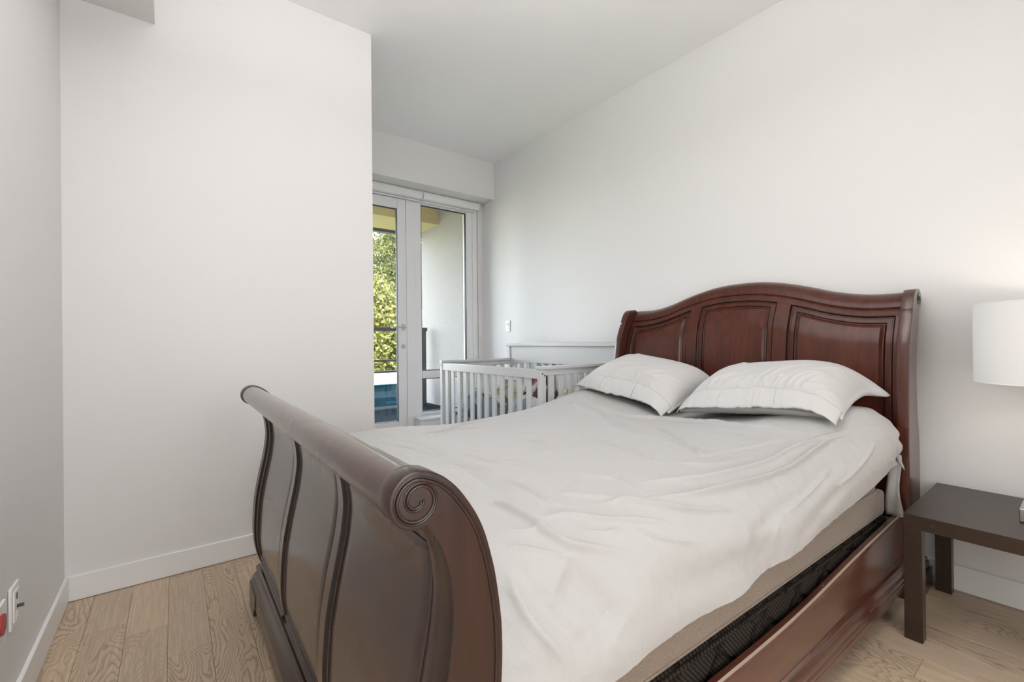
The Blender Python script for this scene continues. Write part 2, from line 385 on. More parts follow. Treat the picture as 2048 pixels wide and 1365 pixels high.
# wall plates
t = thing('light_switch', (-3.585, YR, 1.237), 'white rocker light switch on the wall above the crib headboard', 'switch')
box('plate', (-3.622, YR-0.008, 1.180), (-3.548, YR-0.0005, 1.294), M_PLASTIC, t, b=0.003)
v, f = prismg([(YR-0.008, 1.204), (YR-0.0125, 1.204), (YR-0.009, 1.237), (YR-0.015, 1.270), (YR-0.008, 1.270)], 0, -3.601, -3.569)
mk('rocker', v, f, M_PLASTIC, t)
YP = YL
t = thing('wall_plate', (-1.882, YL, 0.342), 'white wall plate with black coaxial jack low on the left wall', 'socket')
box('plate', (-1.922, YP+0.0005, 0.284), (-1.842, YP+0.008, 0.402), M_PLASTIC, t, b=0.0025)
box('jack_insert', (-1.906, YP+0.006, 0.300), (-1.858, YP+0.0105, 0.386), M_PLASTIC, t, b=0.0015)
o = box('phone_slot', (-1.888, YP+0.009, 0.358), (-1.878, YP+0.0112, 0.377), M_BLACK, t, b=0.001); o['label'] = 'black slot'
v, f = tubeg([(-1.884, YP+0.009, 0.338), (-1.884, YP+0.024, 0.338)], 0.0048, 12); o = mk('coaxial_jack', v, f, M_GREY, t, True, 40); o['label'] = 'dark threaded jack'
v, f = tubeg([(-1.884, YP+0.009, 0.309), (-1.884, YP+0.013, 0.309)], 0.003, 12); mk('screw', v, f, M_STEEL, t, True, 40)
box('lower_insert', (-1.896, YP+0.0095, 0.304), (-1.870, YP+0.0118, 0.326), M_PLASTIC, t, b=0.001)
t = thing('wall_plate', (-1.752, YL, 0.342), 'white wall plate with round red cover at the photo\'s left edge', 'socket')
box('plate', (-1.794, YP+0.0005, 0.284), (-1.712, YP+0.008, 0.402), M_PLASTIC, t, b=0.0025)
v, f = tubeg([(-1.745, YP+0.008, 0.352), (-1.745, YP+0.0135, 0.352)], 0.027, 28); o = mk('round_cover', v, f, M_RED, t, True, 40); o['label'] = 'red round cover'

# ------------------------------------------------------------------ outside: balcony, neighbour, trees
def stucco(name, c):
    m = mat(name, c, 0.9); n = noise(m, coords(m), 48, 4, 0.75); setn(m, bump(m, n.outputs[0], 0.9, 0.008))
    L(m, ramp(m, n.outputs[0], [(0.35, tuple(x*0.90 for x in c)), (0.65, tuple(min(1, x*1.06) for x in c))]), P(m).inputs['Base Color']); return m
M_STUC = stucco('pale_stucco', (0.245, 0.236, 0.226))
M_BEIGE = stucco('cream_soffit_paint', (0.50, 0.41, 0.215))
M_DECK = mat('dark_balcony_tile', (0.006, 0.011, 0.014), 0.85, spec=0.05)
XB0, XB1 = -4.34, -5.42
struct(box('wall_balcony', (-5.42, 2.620, 0.300), (XW-0.22, 2.95, 2.80), M_STUC))
struct(box('balcony_ceiling', (-5.56, -1.5, 2.80), (XW-0.2, 2.95, 3.00), M_BEIGE))
struct(box('balcony_beam', (-5.52, -1.5, 2.536), (-4.945, 2.70, 2.80), M_BEIGE, b=0.004))
struct(box('balcony_fascia', (-5.60, -1.5, 2.500), (-5.52, 2.95, 3.05), M_GREY))
struct(box('balcony_floor', (-5.45, -1.5, 0.06), (XW-0.075, 2.95, 0.300), M_DECK))
t = thing('balcony_railing', (-5.16, 1.3, 0.30), 'dark metal balcony railing with glass beyond the door', 'railing')
box('top_rail', (-5.195, -1.4, 1.222), (-5.125, 2.548, 1.268), M_GREY, t, b=0.004)
for z in (0.868, 0.735): box('bar', (-5.175, -1.4, z-0.013), (-5.150, 2.52, z+0.013), M_GREY, t, b=0.002)
for yp in (-1.35, 0.0, 1.25, 2.50):
    box('post', (-5.19, yp-0.035, 0.301), (-5.135, yp+0.035, 1.223), M_GREY, t, b=0.004)
for ya, yb in ((-1.31, -0.04), (0.04, 1.21), (1.29, 2.46)):
    box('glass_panel', (-5.146, ya, 0.33), (-5.138, yb, 0.60), M_BALGLASS, t, b=0.001)

gm = mat('grass_ground', (0.10, 0.13, 0.05), 0.95); struct(box('ground', (-70, -40, -9.4), (-6, 60, -9.2), gm))
M_SLATE = mat('slate_blue_siding', (0.006, 0.014, 0.019), 0.8, spec=0.05); M_WINF = mat('pale_blue_window_trim', (0.012, 0.022, 0.028), 0.7, spec=0.05); M_DPANE = mat('dark_pane', (0.003, 0.006, 0.008), 0.3, spec=0.08)
M_PARA = mat('pale_parapet', (0.30, 0.31, 0.315), 0.6)
t = thing('neighbour_building', (-16.5, 8, -9.2), 'dark slate blue building with pale parapet below the treetops', 'building')
box('wall', (-19.0, 1.0, -9.2), (-15.0, 16.0, -0.32), M_SLATE, t)
box('parapet', (-19.1, 0.9, -0.36), (-14.88, 16.1, -0.155), M_PARA, t, b=0.01)
box('ledge', (-15.0, 1.0, -0.80), (-14.94, 16.0, -0.74), M_WINF, t, b=0.01)
yy = 1.6
while yy < 15.5:
    for zz in (-1.9, -3.7):
        fr = box('window', (-15.02, yy, zz), (-14.95, yy+0.62, zz+0.95), M_WINF, t, b=0.01)
        box('pane', (-14.965, yy+0.09, zz+0.10), (-14.93, yy+0.53, zz+0.85), M_DPANE, fr)
    yy += 1.05

def leafmat(name, c1, c2):
    m = bpy.data.materials.new(name); m.use_nodes = True; b = P(m)
    n = noise(m, coords(m), 1.3, 4, 0.7); n2 = noise(m, coords(m), 9, 2, 0.7)
    f = math_(m, 'ADD', math_(m, 'MULTIPLY', n.outputs[0], 0.55), math_(m, 'MULTIPLY', n2.outputs[0], 0.45))
    c = ramp(m, f, [(0.38, c1), (0.60, c2)]); L(m, c, b.inputs['Base Color']); b.inputs['Roughness'].default_value = 0.6
    tr = N(m, 'ShaderNodeBsdfTranslucent'); L(m, c, tr.inputs[0]); mx = N(m, 'ShaderNodeMixShader'); mx.inputs[0].default_value = 0.35
    out = m.node_tree.nodes['Material Output']; L(m, b.outputs[0], mx.inputs[1]); L(m, tr.outputs[0], mx.inputs[2]); L(m, mx.outputs[0], out.inputs[0]); return m
M_BARK = mat('bark', (0.06, 0.045, 0.035), 0.9)
def tree(cx, cy, ztop, rx, rz, lm, label, nclu, seed):
    r = np.random.default_rng(seed)
    t = thing('tree', (cx, cy, -9.2), label, 'tree', 'trees beyond the balcony railing')
    zc = ztop-rz
    d = r.normal(size=(nclu, 3)); d /= np.linalg.norm(d, axis=1)[:, None]; rad = r.uniform(0.55, 1.0, nclu)**0.6
    cc = np.array([cx, cy, zc])+d*rad[:, None]*np.array([rx, rx, rz])
    nl = 64
    p = (cc[:, None, :]+r.normal(size=(nclu, nl, 3))*np.array([0.26, 0.26, 0.17])).reshape(-1, 3)
    n = len(p); a = r.normal(size=(n, 3)); a /= np.linalg.norm(a, axis=1)[:, None]
    b = np.cross(a, r.normal(size=(n, 3))); b /= np.linalg.norm(b, axis=1)[:, None]
    s = r.uniform(0.05, 0.10, n)[:, None]
    V = np.stack([p-a*s*1.5, p-b*s*0.8, p+a*s*1.5, p+b*s*0.8], 1).reshape(-1, 3)
    Fc = np.arange(4*n).reshape(-1, 4)
    o = mk('foliage', V, Fc, lm, t); o['kind'] = 'stuff'
    br = [tubeg([(cx, cy, -9.2), (cx+0.1, cy, -5), (cx, cy+0.1, zc-rz*0.5), (cx, cy, zc+rz*0.7)], 0.2, 10, rs=[0.32, 0.26, 0.18, 0.05])]
    for k in range(9):
        th = r.uniform(0, 6.28); z0 = zc+r.uniform(-0.7, 0.4)*rz
        br.append(tubeg([(cx, cy, z0), (cx+math.cos(th)*rx*0.4, cy+math.sin(th)*rx*0.4, z0+0.5), (cx+math.cos(th)*rx*0.85, cy+math.sin(th)*rx*0.85, z0+1.1)], 0.06, 6, rs=[0.09, 0.06, 0.02]))
    v, f = merged(*br); mk('trunk', v, f, M_BARK, t, True, 60)
LM1 = leafmat('sunny_yellow_leaves', (0.022, 0.038, 0.006), (0.155, 0.145, 0.032)); LM2 = leafmat('green_leaves', (0.015, 0.03, 0.006), (0.08, 0.10, 0.02))
LM3 = leafmat('mid_leaves', (0.016, 0.03, 0.006), (0.105, 0.11, 0.024))
tree(-23.0, 8.0, 4.6, 2.3, 4.6, LM1, 'broad yellow-green tree in sun, lower middle of the door glass', 520, 3)
tree(-30.0, 12.6, 10.2, 2.8, 8.0, LM3, 'tall mid-green tree behind the yellow-green one, right side of the door glass', 520, 4)
tree(-37.5, 14.6, 12.5, 2.6, 9.5, LM2, 'tall dark green tree at the top of the door glass', 430, 5)
tree(-23.0, 14.2, 3.9, 2.2, 4.6, LM1, 'sunny yellow-green tree seen just past the balcony wall', 360, 6)
tree(-26.5, 1.8, 5.8, 2.6, 5.6, LM3, 'mid-green tree hidden mostly behind the partition wall edge', 360, 8)
# ------------------------------------------------------------------ sleigh bed
bed = thing('sleigh_bed', (-1.27, 1.4, 0.0), 'dark cherry sleigh bed with scrolled panelled headboard and footboard', 'bed')
def profile_offset(s, tab):
    return np.interp(s, [a for a, b in tab], [b for a, b in tab])
def panel_grid(cols, rowz, yfun, rects, tab, field_s, m, parent, nm, thick, row_is_delta=None, topf=None, extra=None):
    """front surface y=yfun(x,z); rects: list of (x0,x1,z0,ztopfun). Splits the raised fields off as panels."""
    nc, nr = len(cols), len(rowz)
    X = np.repeat(np.asarray(cols)[None, :], nr, 0)
    Zg = rowz(X) if callable(rowz) else None
    return X
def base_z_rows(stops, n_fill):
    out = []
    for a, b in zip(stops[:-1], stops[1:]): out += list(np.linspace(a, b, n_fill, endpoint=False))
    return out+[stops[-1]]
S_FB = [(-1, 0), (0, 0), (0.0015, 0.0015), (0.006, 0.0085), (0.009, 0.0105), (0.0115, 0.0075), (0.014, 0.0065), (0.017, 0.0085), (0.0185, 0.0145), (0.0215, 0.0145), (0.0235, 0.011), (0.032, 0.007), (1, 0.007)]
S_HB = [(-1, 0), (0, 0), (0.002, 0.010), (0.005, 0.013), (0.007, 0.009), (0.011, 0.009), (0.013, 0.012), (0.030, 0.012), (0.032, 0.017), (0.034, 0.017), (0.036, 0.010), (0.040, 0.009), (0.043, 0.013), (0.052, 0.005), (1, 0.005)]
def lines_for(lo, hi, tab, n_in=6):
    ss = [s for s, _ in tab if 0 <= s < 0.2]
    a = [lo-0.002]+[lo+s for s in ss]; b = [hi-s for s in ss][::-1]+[hi+0.002]
    mid = list(np.linspace(a[-1], b[0], n_in+2))[1:-1]
    return a+mid+b
def build_board(nm, rects, x0, x1, zrows, topfun, zbot, ybase, tab, field_s, m, parent, thick, dark_bands, extra=None):
    """rects: (xa, xb); zrows: list of z offsets per column are functions: zr(x) -> array"""
    cols = [x0]
    for xa, xb in rects: cols += lines_for(xa, xb, tab, 14)
    cols += [x1]; cols = np.array(sorted(set(np.round(cols, 5))))
    Zs = np.stack([zrows(x) for x in cols], 1)                       # rows, cols
    X = np.repeat(cols[None, :], Zs.shape[0], 0)
    s = np.full(X.shape, -1.0); own = np.full(X.shape, -1)
    for k, (xa, xb) in enumerate(rects):
        ss = np.minimum(np.minimum(X-xa, xb-X), np.minimum(Zs-zbot, topfun(X)-Zs))
        up = (X >= xa-0.003) & (X <= xb+0.003) & (ss > s); s = np.where(up, ss, s); own = np.where(up, k, own)
    Y = ybase(X, Zs)+profile_offset(s, tab)
    if extra is not None: Y = Y+extra(X, Zs)
    V = np.stack([X, Y, Zs], -1).reshape(-1, 3); nr, nc = X.shape
    Fq = gridfaces(nr, nc)
    sc = s.reshape(-1)[Fq].min(1); oc = own.reshape(-1)[Fq].max(1)
    out = []
    for k in [-1]+list(range(len(rects))):
        sel = (sc < field_s) if k < 0 else ((sc >= field_s) & (oc == k))
        q = Fq[sel]
        if not len(q): continue
        u, inv = np.unique(q, return_inverse=True)
        o = mk(nm if k < 0 else 'panel', V[u], inv.reshape(q.shape), m, parent if k < 0 else out[0], True, 28)
        o.data.materials.append(M_DARKLINE); sm = s.reshape(-1)[q].mean(1)          # dark brown on the carved groove faces
        gl = np.zeros(len(q), dtype=np.int32)
        for ga, gb in dark_bands: gl[(sm > ga) & (sm < gb)] = 1
        o.data.polygons.foreach_set('material_index', gl)
        md = o.modifiers.new('thickness', 'SOLIDIFY'); md.thickness = thick if k < 0 else thick*0.5; md.offset = -1
        out.append(o)
    return out

# ---- footboard
XL, XR = -2.120, -0.540
FZ = [0.12, 0.16, 0.231, 0.317, 0.44, 0.52, 0.58, 0.64, 0.70, 0.735, 0.772, 0.808, 0.84]
FY = [0.300, 0.288, 0.265, 0.254, 0.260, 0.272, 0.284, 0.296, 0.3030, 0.3020, 0.297, 0.284, 0.262]
_zz = catmull(np.stack([FZ, FY], 1), np.linspace(0, len(FZ)-1, 200))
def front_y(z): return np.interp(z, _zz[:, 0], _zz[:, 1])
fx = [(-2.042, -1.588), (-1.550, -1.100), (-1.062, -0.610)]
zb, zt = 0.232, 0.792
zlist = np.array(sorted(set(np.round([0.140, 0.16, 0.18, 0.20, 0.22]+lines_for(zb, zt, S_FB, 44)+[0.80, 0.812, 0.824, 0.836, 0.85], 5))))
fb = build_board('footboard', fx, XL+0.03, XR-0.03, lambda x: zlist, lambda X: np.full(X.shape, zt), zb,
                 lambda X, Z: front_y(Z)+0.006, S_FB, 0.0215, M_CHERRY, bed, 0.035, [(0.0015, 0.0105), (0.0165, 0.0265)])
foot = fb[0]
def add_frame_part(nm, vf, m, parent, angle=35): return mk(nm, vf[0], vf[1], m, parent, True, angle)
cy, cz = 0.252, 0.876
def circ(r, a0, a1, n): return [(cy+r*math.cos(math.radians(a)), cz+r*math.sin(math.radians(a))) for a in np.linspace(a0, a1, n)]
front = [(float(front_y(z)), z) for z in np.linspace(0.13, 0.822, 46)]
disc = circ(0.0385, 290, 75, 34)
backc = smoothpath([(0.272, 0.911), (0.2905, 0.901), (0.311, 0.883), (0.327, 0.863), (0.345, 0.835), (0.358, 0.806), (0.3695, 0.767), (0.377, 0.733), (0.3855, 0.67), (0.3865, 0.61), (0.382, 0.55), (0.372, 0.48), (0.360, 0.40), (0.348, 0.33), (0.343, 0.26), (0.345, 0.19), (0.350, 0.13)], 3)
outline = front+disc+[tuple(p) for p in backc]
for xa, xb in ((XR-0.040, XR), (XL, XL+0.040)):
    prism('post', outline, 0, xa, xb, M_POSTSIDE, foot, 0.0022, seg=2)
# carved bead on the outer faces: along the back edge, round the scroll and into its centre
def inset(pts, d):
    p = np.asarray(pts, float); t = np.gradient(p, axis=0); t /= np.linalg.norm(t, axis=1)[:, None]
    return p+np.stack([-t[:, 1], t[:, 0]], 1)*d
bp = inset(backc[::-1], 0.0125)                       # going upwards; inset towards the front
if bp[0][0] > backc[-1][0]: bp = inset(backc[::-1], -0.0125)
angs = np.concatenate([np.linspace(75, 360, 60), np.linspace(365, 700, 66)])
def sr(a): return np.interp(a, [75, 180, 270, 360, 450, 540, 630, 700], [0.0265, 0.0285, 0.0275, 0.0235, 0.0175, 0.0140, 0.0095, 0.0050])
spir = np.array([(cy+sr(a)*math.cos(math.radians(a)), cz+0.0005+sr(a)*math.sin(math.radians(a))) for a in angs])
path2 = np.concatenate([bp[:-1], spir])
for xf, sg in ((XR, 1), (XL, -1)):
    p3 = np.stack([np.full(len(path2), xf+sg*0.0002), path2[:, 0], path2[:, 1]], 1)
    v, f = tubeg(p3, 0.0023, 8); b = mk('scroll_bead', v, f, M_POSTSIDE, foot, True, 80)
    off = inset(path2, -0.0040)
    if np.linalg.norm(off[0]-backc[-1]) > np.linalg.norm(path2[0]-backc[-1]): off = inset(path2, 0.0040)
    p4 = np.stack([np.full(len(off), xf-sg*0.0012), off[:, 0], off[:, 1]], 1)
    v, f = tubeg(p4, 0.0025, 6); g = mk('scroll_groove', v, f, M_DARKLINE, foot, True, 80); g['label'] = 'dark brown carved groove'
for xf, sg in ((XR, 1), (XL, -1)):
    fp = [(xf-sg*0.0006, y_+0.0006, z_) for y_, z_ in front[2:]]
    v, f = tubeg(fp, 0.0013, 6); g = mk('edge_line', v, f, M_DARKLINE, foot, True, 80); g['label'] = 'dark brown edge line'
roll = circ(0.0345, 300, 72, 40)+[tuple(p) for p in smoothpath([(0.272, 0.9055), (0.289, 0.893), (0.308, 0.872), (0.325, 0.842), (0.336, 0.81)], 4)]+[(0.325, 0.79), (0.300, 0.80), (0.284, 0.822), (0.273, 0.836)]
prism('top_roll', roll, 0, XL+0.038, XR-0.038, M_CHERRY, foot, 0.0)
# short half round bars under the panels and the stepped plinth with bracket feet
for xa, xb in fx:
    y0 = float(front_y(0.203))+0.006
    v, f = tubeg([(xa+0.006, y0-0.001, 0.204), (xb-0.004, y0-0.001, 0.204)], 0.0085, 12); mk('moulding', v, f, M_CHERRY_P, foot, True, 40)
plp = [(0.400, 0.045), (0.400, 0.135), (0.350, 0.152), (0.288, 0.160), (0.276, 0.161), (0.269, 0.156), (0.267, 0.149), (0.270, 0.143), (0.272, 0.137), (0.262, 0.128), (0.256, 0.120), (0.253, 0.110), (0.2475, 0.106), (0.246, 0.102), (0.246, 0.045)]
plinth = prism('plinth', plp, 0, XL-0.020, XR+0.020, M_CHERRY_P, foot, 0.0012)
for sx, x0 in ((1, XL-0.021), (-1, XR+0.021)):
    pts = [(0, 0.0), (0, 0.100), (0.155, 0.100), (0.150, 0.052), (0.135, 0.040), (0.122, 0.038), (0.116, 0.024), (0.108, 0.003), (0.100, 0.0)]
    pl = [(x0+sx*a, b) for a, b in pts]
    prism('foot', pl, 1, 0.243, 0.262, M_CHERRY_P, plinth, 0.001)
    box('side_bracket', (min(x0, x0+sx*0.02), 0.262, 0.0), (max(x0, x0+sx*0.02), 0.40, 0.046), M_CHERRY_P, plinth, b=0.001)

# ---- headboard
HXL, HXR = -2.030, -0.480
HZ = [0.0, 0.20, 0.458, 0.657, 0.80, 0.923, 1.0, 1.077, 1.157, 1.22, 1.27, 1.40]
HY = [2.440, 2.424, 2.415, 2.413, 2.414, 2.418, 2.425, 2.438, 2.470, 2.500, 2.520, 2.575]
_hh = catmull(np.stack([HZ, HY], 1), np.linspace(0, len(HZ)-1, 220))
def hfront(z): return np.interp(z, _hh[:, 0], _hh[:, 1])
HC = -1.262
def htop(x): return np.interp(np.abs(np.asarray(x)-HC), *zip(*_ht))
_hp = catmull(np.array([(-0.12, 1.404), (0, 1.410), (0.12, 1.405), (0.245, 1.382), (0.36, 1.349), (0.45, 1.320), (0.55, 1.298), (0.63, 1.290), (0.745, 1.290), (0.80, 1.292)]), np.linspace(1, 9, 80))
_ht = [(a, b) for a, b in _hp]
hx = [(-1.963, -1.532), (-1.466, -1.040), (-0.974, -0.548)]
OT = 0.108
_cap = np.array([(-0.000, 0.075), (0.001, 0.060), (0.004, 0.044), (0.010, 0.028), (0.018, 0.014), (0.028, 0.004), (0.040, -0.002), (0.056, -0.004), (0.068, -0.002), (0.0725, 0.002), (0.0745, 0.007), (0.0765, 0.007), (0.079, 0.003), (0.086, 0.001), (0.098, 0.001), (0.104, 0.001)])
_tl = [s for s, _ in S_HB if s >= 0 and s < 0.2]
def hrows(x):
    t = float(htop(x)); ds = list(_cap[:, 0])+[OT-0.002]+[OT+s for s in _tl]
    top = [t-d for d in ds][::-1]
    lo = lines_for(0.50, 0.51, S_HB, 1)
    low = [0.30, 0.40, 0.498]+[0.50+s for s in _tl]
    mid = list(np.linspace(low[-1], top[0], 40))[1:-1]
    return np.array(low+mid+top)
def hbase(X, Z):
    T = htop(X); zz = Z-(T-1.290)*0.75
    y = hfront(np.clip(zz, 0, 1.27))+0.070
    return y+np.interp(T-Z, np.append(_cap[:, 0], [OT, 5]), np.append(_cap[:, 1], [0, 0]))
hb = build_board('headboard', hx, HXL+0.03, HXR-0.03, hrows, lambda X: htop(X)-OT, 0.50, hbase, S_HB, 0.036, M_CHERRY_H, bed, 0.022, [(0.0005, 0.006), (0.0305, 0.0355)])
head = hb[0]
hcy, hcz = 2.598, 1.252
def hcirc(r, a0, a1, n): return [(hcy+r*math.cos(math.radians(a)), hcz+r*math.sin(math.radians(a))) for a in np.linspace(a0, a1, n)]
hf = [(float(hfront(z)), z) for z in np.linspace(0.0, 1.20, 50)]
hf += [tuple(p) for p in smoothpath([(2.490, 1.205), (2.506, 1.240), (2.526, 1.272), (2.552, 1.292)], 4)]
hout = hf+hcirc(0.0455, 110, -70, 26)+[tuple(p) for p in smoothpath([(2.600, 1.190), (2.580, 1.13), (2.566, 1.075), (2.552, 1.00), (2.545, 0.915), (2.548, 0.84), (2.556, 0.76), (2.572, 0.69), (2.584, 0.62), (2.586, 0.50), (2.59, 0.25), (2.60, 0.0)], 3)]
for xa, xb in ((HXR-0.041, HXR), (HXL, HXL+0.041)):
    prism('post', hout, 0, xa, xb, M_HPOST, head, 0.003, seg=2)
a2 = np.linspace(100, 640, 80)
for xf in (HXR, HXL):
    rr = np.interp(a2, [100, 300, 460, 640], [0.030, 0.022, 0.013, 0.005])
    p3 = [(xf, hcy+r*math.cos(math.radians(a)), hcz+r*math.sin(math.radians(a))) for a, r in zip(a2, rr)]
    v, f = tubeg(p3, 0.0022, 6); mk('scroll_bead', v, f, M_DARKLINE, head, True, 80)
for xa, xb in ((HXR-0.062, HXR+0.030), (HXL-0.020, HXL+0.062)):
    v, f = merged(boxg((xa, 2.400, 0.0), (xb, 2.632, 0.085), 0.004), boxg((xa+0.008, 2.408, 0.085), (xb-0.008, 2.624, 0.112), 0.005), boxg((xa+0.014, 2.414, 0.112), (xb-0.014, 2.618, 0.128), 0.004))
    mk('post_base', v, f, M_CHERRY_P, head, True, 50)

# ---- side rails (slightly bowed, as found)
def rail(side):
    ys = np.linspace(0.36, 2.425, 60)
    zt_ = np.interp(ys, [0.36, 1.02, 1.24, 1.45, 1.66, 1.90, 2.20, 2.43], [0.290, 0.286, 0.284, 0.289, 0.303, 0.322, 0.338, 0.350])
    k = np.ones(9)/9; zp = np.pad(zt_, 4, mode='edge'); zt_ = np.convolve(zp, k, 'valid')
    xo = np.interp(ys, [0.36, 2.425], [-0.548, -0.500])
    prof = [(-0.026, 0.0, 1), (-0.026, 1.0, 1), (-0.023, 1.0, 1), (-0.012, 1.0, 1), (-0.004, 1.0, 1), (-0.001, 0.985, 1), (0.0, 0.97, 1), (0.0, 0.60, 1), (0.0, 0.515, 1), (-0.003, 0.505, 1), (-0.004, 0.495, 1), (0.001, 0.487, 1), (0.006, 0.475, 1), (0.007, 0.455, 1), (0.004, 0.435, 1), (0.002, 0.42, 1), (0.004, 0.41, 1), (0.009, 0.37, 1), (0.011, 0.32, 1), (0.010, 0.29, 1), (0.013, 0.275, 1), (0.014, 0.25, 1), (0.013, 0.22, 1), (0.015, 0.21, 1), (0.015, 0.125, 1), (0.012, 0.12, 1), (-0.020, 0.12, 1)]
    V = []
    for i, yv in enumerate(ys):
        for dx, zr, _ in prof[1:] if False else prof:
            z = 0.0
            z = 0.03+(zt_[i]-0.03)*zr if zr > 0.5 else 0.03+0.262*zr
            if zr == 0.0: z = 0.058
            x = xo[i]+dx
            if side < 0: x = 2*HC-x-(2.40-yv)*0.0458
            V.append((x, yv, z))
    nc = len(prof); Fq = gridfaces(len(ys), nc).tolist()
    for i in range(len(ys)-1): Fq.append([i*nc+nc-1, i*nc, (i+1)*nc, (i+1)*nc+nc-1])
    Fq += [list(range(nc))[::-1], [(len(ys)-1)*nc+a for a in range(nc)]]
    if side > 0: Fq = [q[::-1] for q in Fq]
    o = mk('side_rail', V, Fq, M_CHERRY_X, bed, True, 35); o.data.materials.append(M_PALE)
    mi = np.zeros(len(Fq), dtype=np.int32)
    for i in range(len(ys)-1): mi[i*(nc-1)+3] = 1                       # painted highlight: pale strip in place of the upper edge's reflection
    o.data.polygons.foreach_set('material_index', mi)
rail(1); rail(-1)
box('slat_support', (-2.0, 0.42, 0.070), (-0.585, 2.36, 0.092), M_ESP, bed, b=0.003)

# ------------------------------------------------------------------ box spring, mattress
def shearbox(name, x0, x1, y0, y1, z0, z1, m, parent, r, n=(24, 40, 8), wav=0.0):
    v, f = boxg((x0, y0, z0), (x1, y1, z1), r, 5)
    v = np.array(v); v[:, 0] -= (2.36-v[:, 1])*0.0229
    return mk(name, v, f, m, parent, True, 60)
t = thing('box_spring', (-1.28, 1.4, 0.10), 'dark quilted box spring under the mattress, beside the side rail', 'box spring')
shearbox('body', -2.020, -0.545, 0.41, 2.372, 0.095, 0.347, M_BOX, t, 0.02)
v, f = boxg((0, 0, 0), (1, 1, 1)); 
def piping(name, z, m, parent, r=0.004, d=0.0):
    x0, x1, y0, y1 = -2.025-d, -0.534+d, 0.41-d, 2.372+d; rc = 0.03; pts = []
    for cx_, cy_, a0 in ((x1-rc, y0+rc, -90), (x1-rc, y1-rc, 0), (x0+rc, y1-rc, 90), (x0+rc, y0+rc, 180)):
        for a in np.linspace(a0, a0+90, 7): pts.append((cx_+rc*math.cos(math.radians(a)), cy_+rc*math.sin(math.radians(a)), z))
    pts.append(pts[0]); pts = [(a-(2.36-b)*0.0229, b, c) for a, b, c in pts]
    v, f = tubeg(pts, r, 6); return mk(name, v, f, m, parent, True, 80)
piping('piping', 0.338, M_BOX, t, 0.005, -0.012)
t = thing('mattress', (-1.28, 1.4, 0.36), 'mattress with taupe woven border under the white bed sheet', 'mattress')
shearbox('body', -2.010, -0.551, 0.41, 2.366, 0.3505, 0.555, M_MATT, t, 0.115)
v, f = boxg((-2.012, 0.408, 0.3505), (-0.549, 2.368, 0.45), 0.018, 3); v = np.array(v); v[:, 0] -= (2.36-v[:, 1])*0.0229; mk('border', v, f, M_MATT, t, True, 60)
piping('piping', 0.362, M_MATT, t, 0.004, -0.016)
# ------------------------------------------------------------------ rumpled white sheet
SY = [0.40, 0.50, 0.80, 1.20, 1.60, 1.95, 2.20, 2.36]
# each row: across-bed control points (x, z) from the far (left) hem over the top to the near (right) hem
SROWS = [
 [(-2.045,.42),(-2.054,.56),(-2.005,.635),(-1.85,.655),(-1.55,.66),(-1.25,.66),(-1.0,.66),(-.80,.645),(-.66,.605),(-.575,.52),(-.55,.46),(-.545,.40)],
 [(-2.045,.42),(-2.054,.58),(-2.005,.665),(-1.85,.685),(-1.55,.695),(-1.25,.70),(-1.0,.695),(-.80,.68),(-.66,.64),(-.575,.55),(-.545,.47),(-.545,.41)],
 [(-2.045,.42),(-2.054,.59),(-2.005,.675),(-1.85,.69),(-1.55,.70),(-1.25,.70),(-1.0,.70),(-.80,.685),(-.65,.645),(-.565,.56),(-.54,.48),(-.542,.422)],
 [(-2.045,.42),(-2.054,.57),(-2.005,.652),(-1.85,.68),(-1.55,.70),(-1.25,.705),(-1.0,.70),(-.80,.69),(-.65,.655),(-.56,.575),(-.532,.50),(-.535,.435)],
 [(-2.045,.42),(-2.054,.58),(-2.005,.672),(-1.85,.705),(-1.55,.71),(-1.25,.70),(-1.0,.70),(-.80,.70),(-.645,.675),(-.55,.60),(-.52,.53),(-.527,.465)],
 [(-2.045,.44),(-2.054,.62),(-2.005,.735),(-1.86,.775),(-1.55,.73),(-1.27,.69),(-1.0,.71),(-.79,.745),(-.64,.745),(-.535,.68),(-.50,.60),(-.515,.515)],
 [(-2.045,.44),(-2.054,.63),(-2.005,.75),(-1.86,.79),(-1.55,.74),(-1.27,.69),(-1.0,.72),(-.77,.775),(-.62,.79),(-.52,.735),(-.487,.655),(-.508,.55)],
 [(-2.045,.44),(-2.054,.63),(-2.005,.74),(-1.86,.77),(-1.55,.74),(-1.27,.70),(-1.0,.72),(-.77,.765),(-.62,.785),(-.53,.735),(-.492,.66),(-.51,.56)]]
SKEW = 0.0229
def sheet_base(ns, nt):
    R = np.array(SROWS)                                   # rows, 12, 2
    sp = np.linspace(0, R.shape[1]-1, ns)
    rows = np.stack([catmull(R[k], sp) for k in range(len(R))])   # rows, ns, 2
    yy = np.linspace(0, 1, nt)
    ya = SY[0]+(SY[-1]-SY[0])*yy
    out = np.zeros((nt, ns, 3))
    fi = np.interp(ya, SY, np.arange(len(SY)))
    for j in range(ns):
        out[:, j, [0, 2]] = catmull(rows[:, j, :], fi)
    out[:, :, 1] = ya[:, None]
    out[:, :, 0] -= (2.36-ya)[:, None]*SKEW
    return out

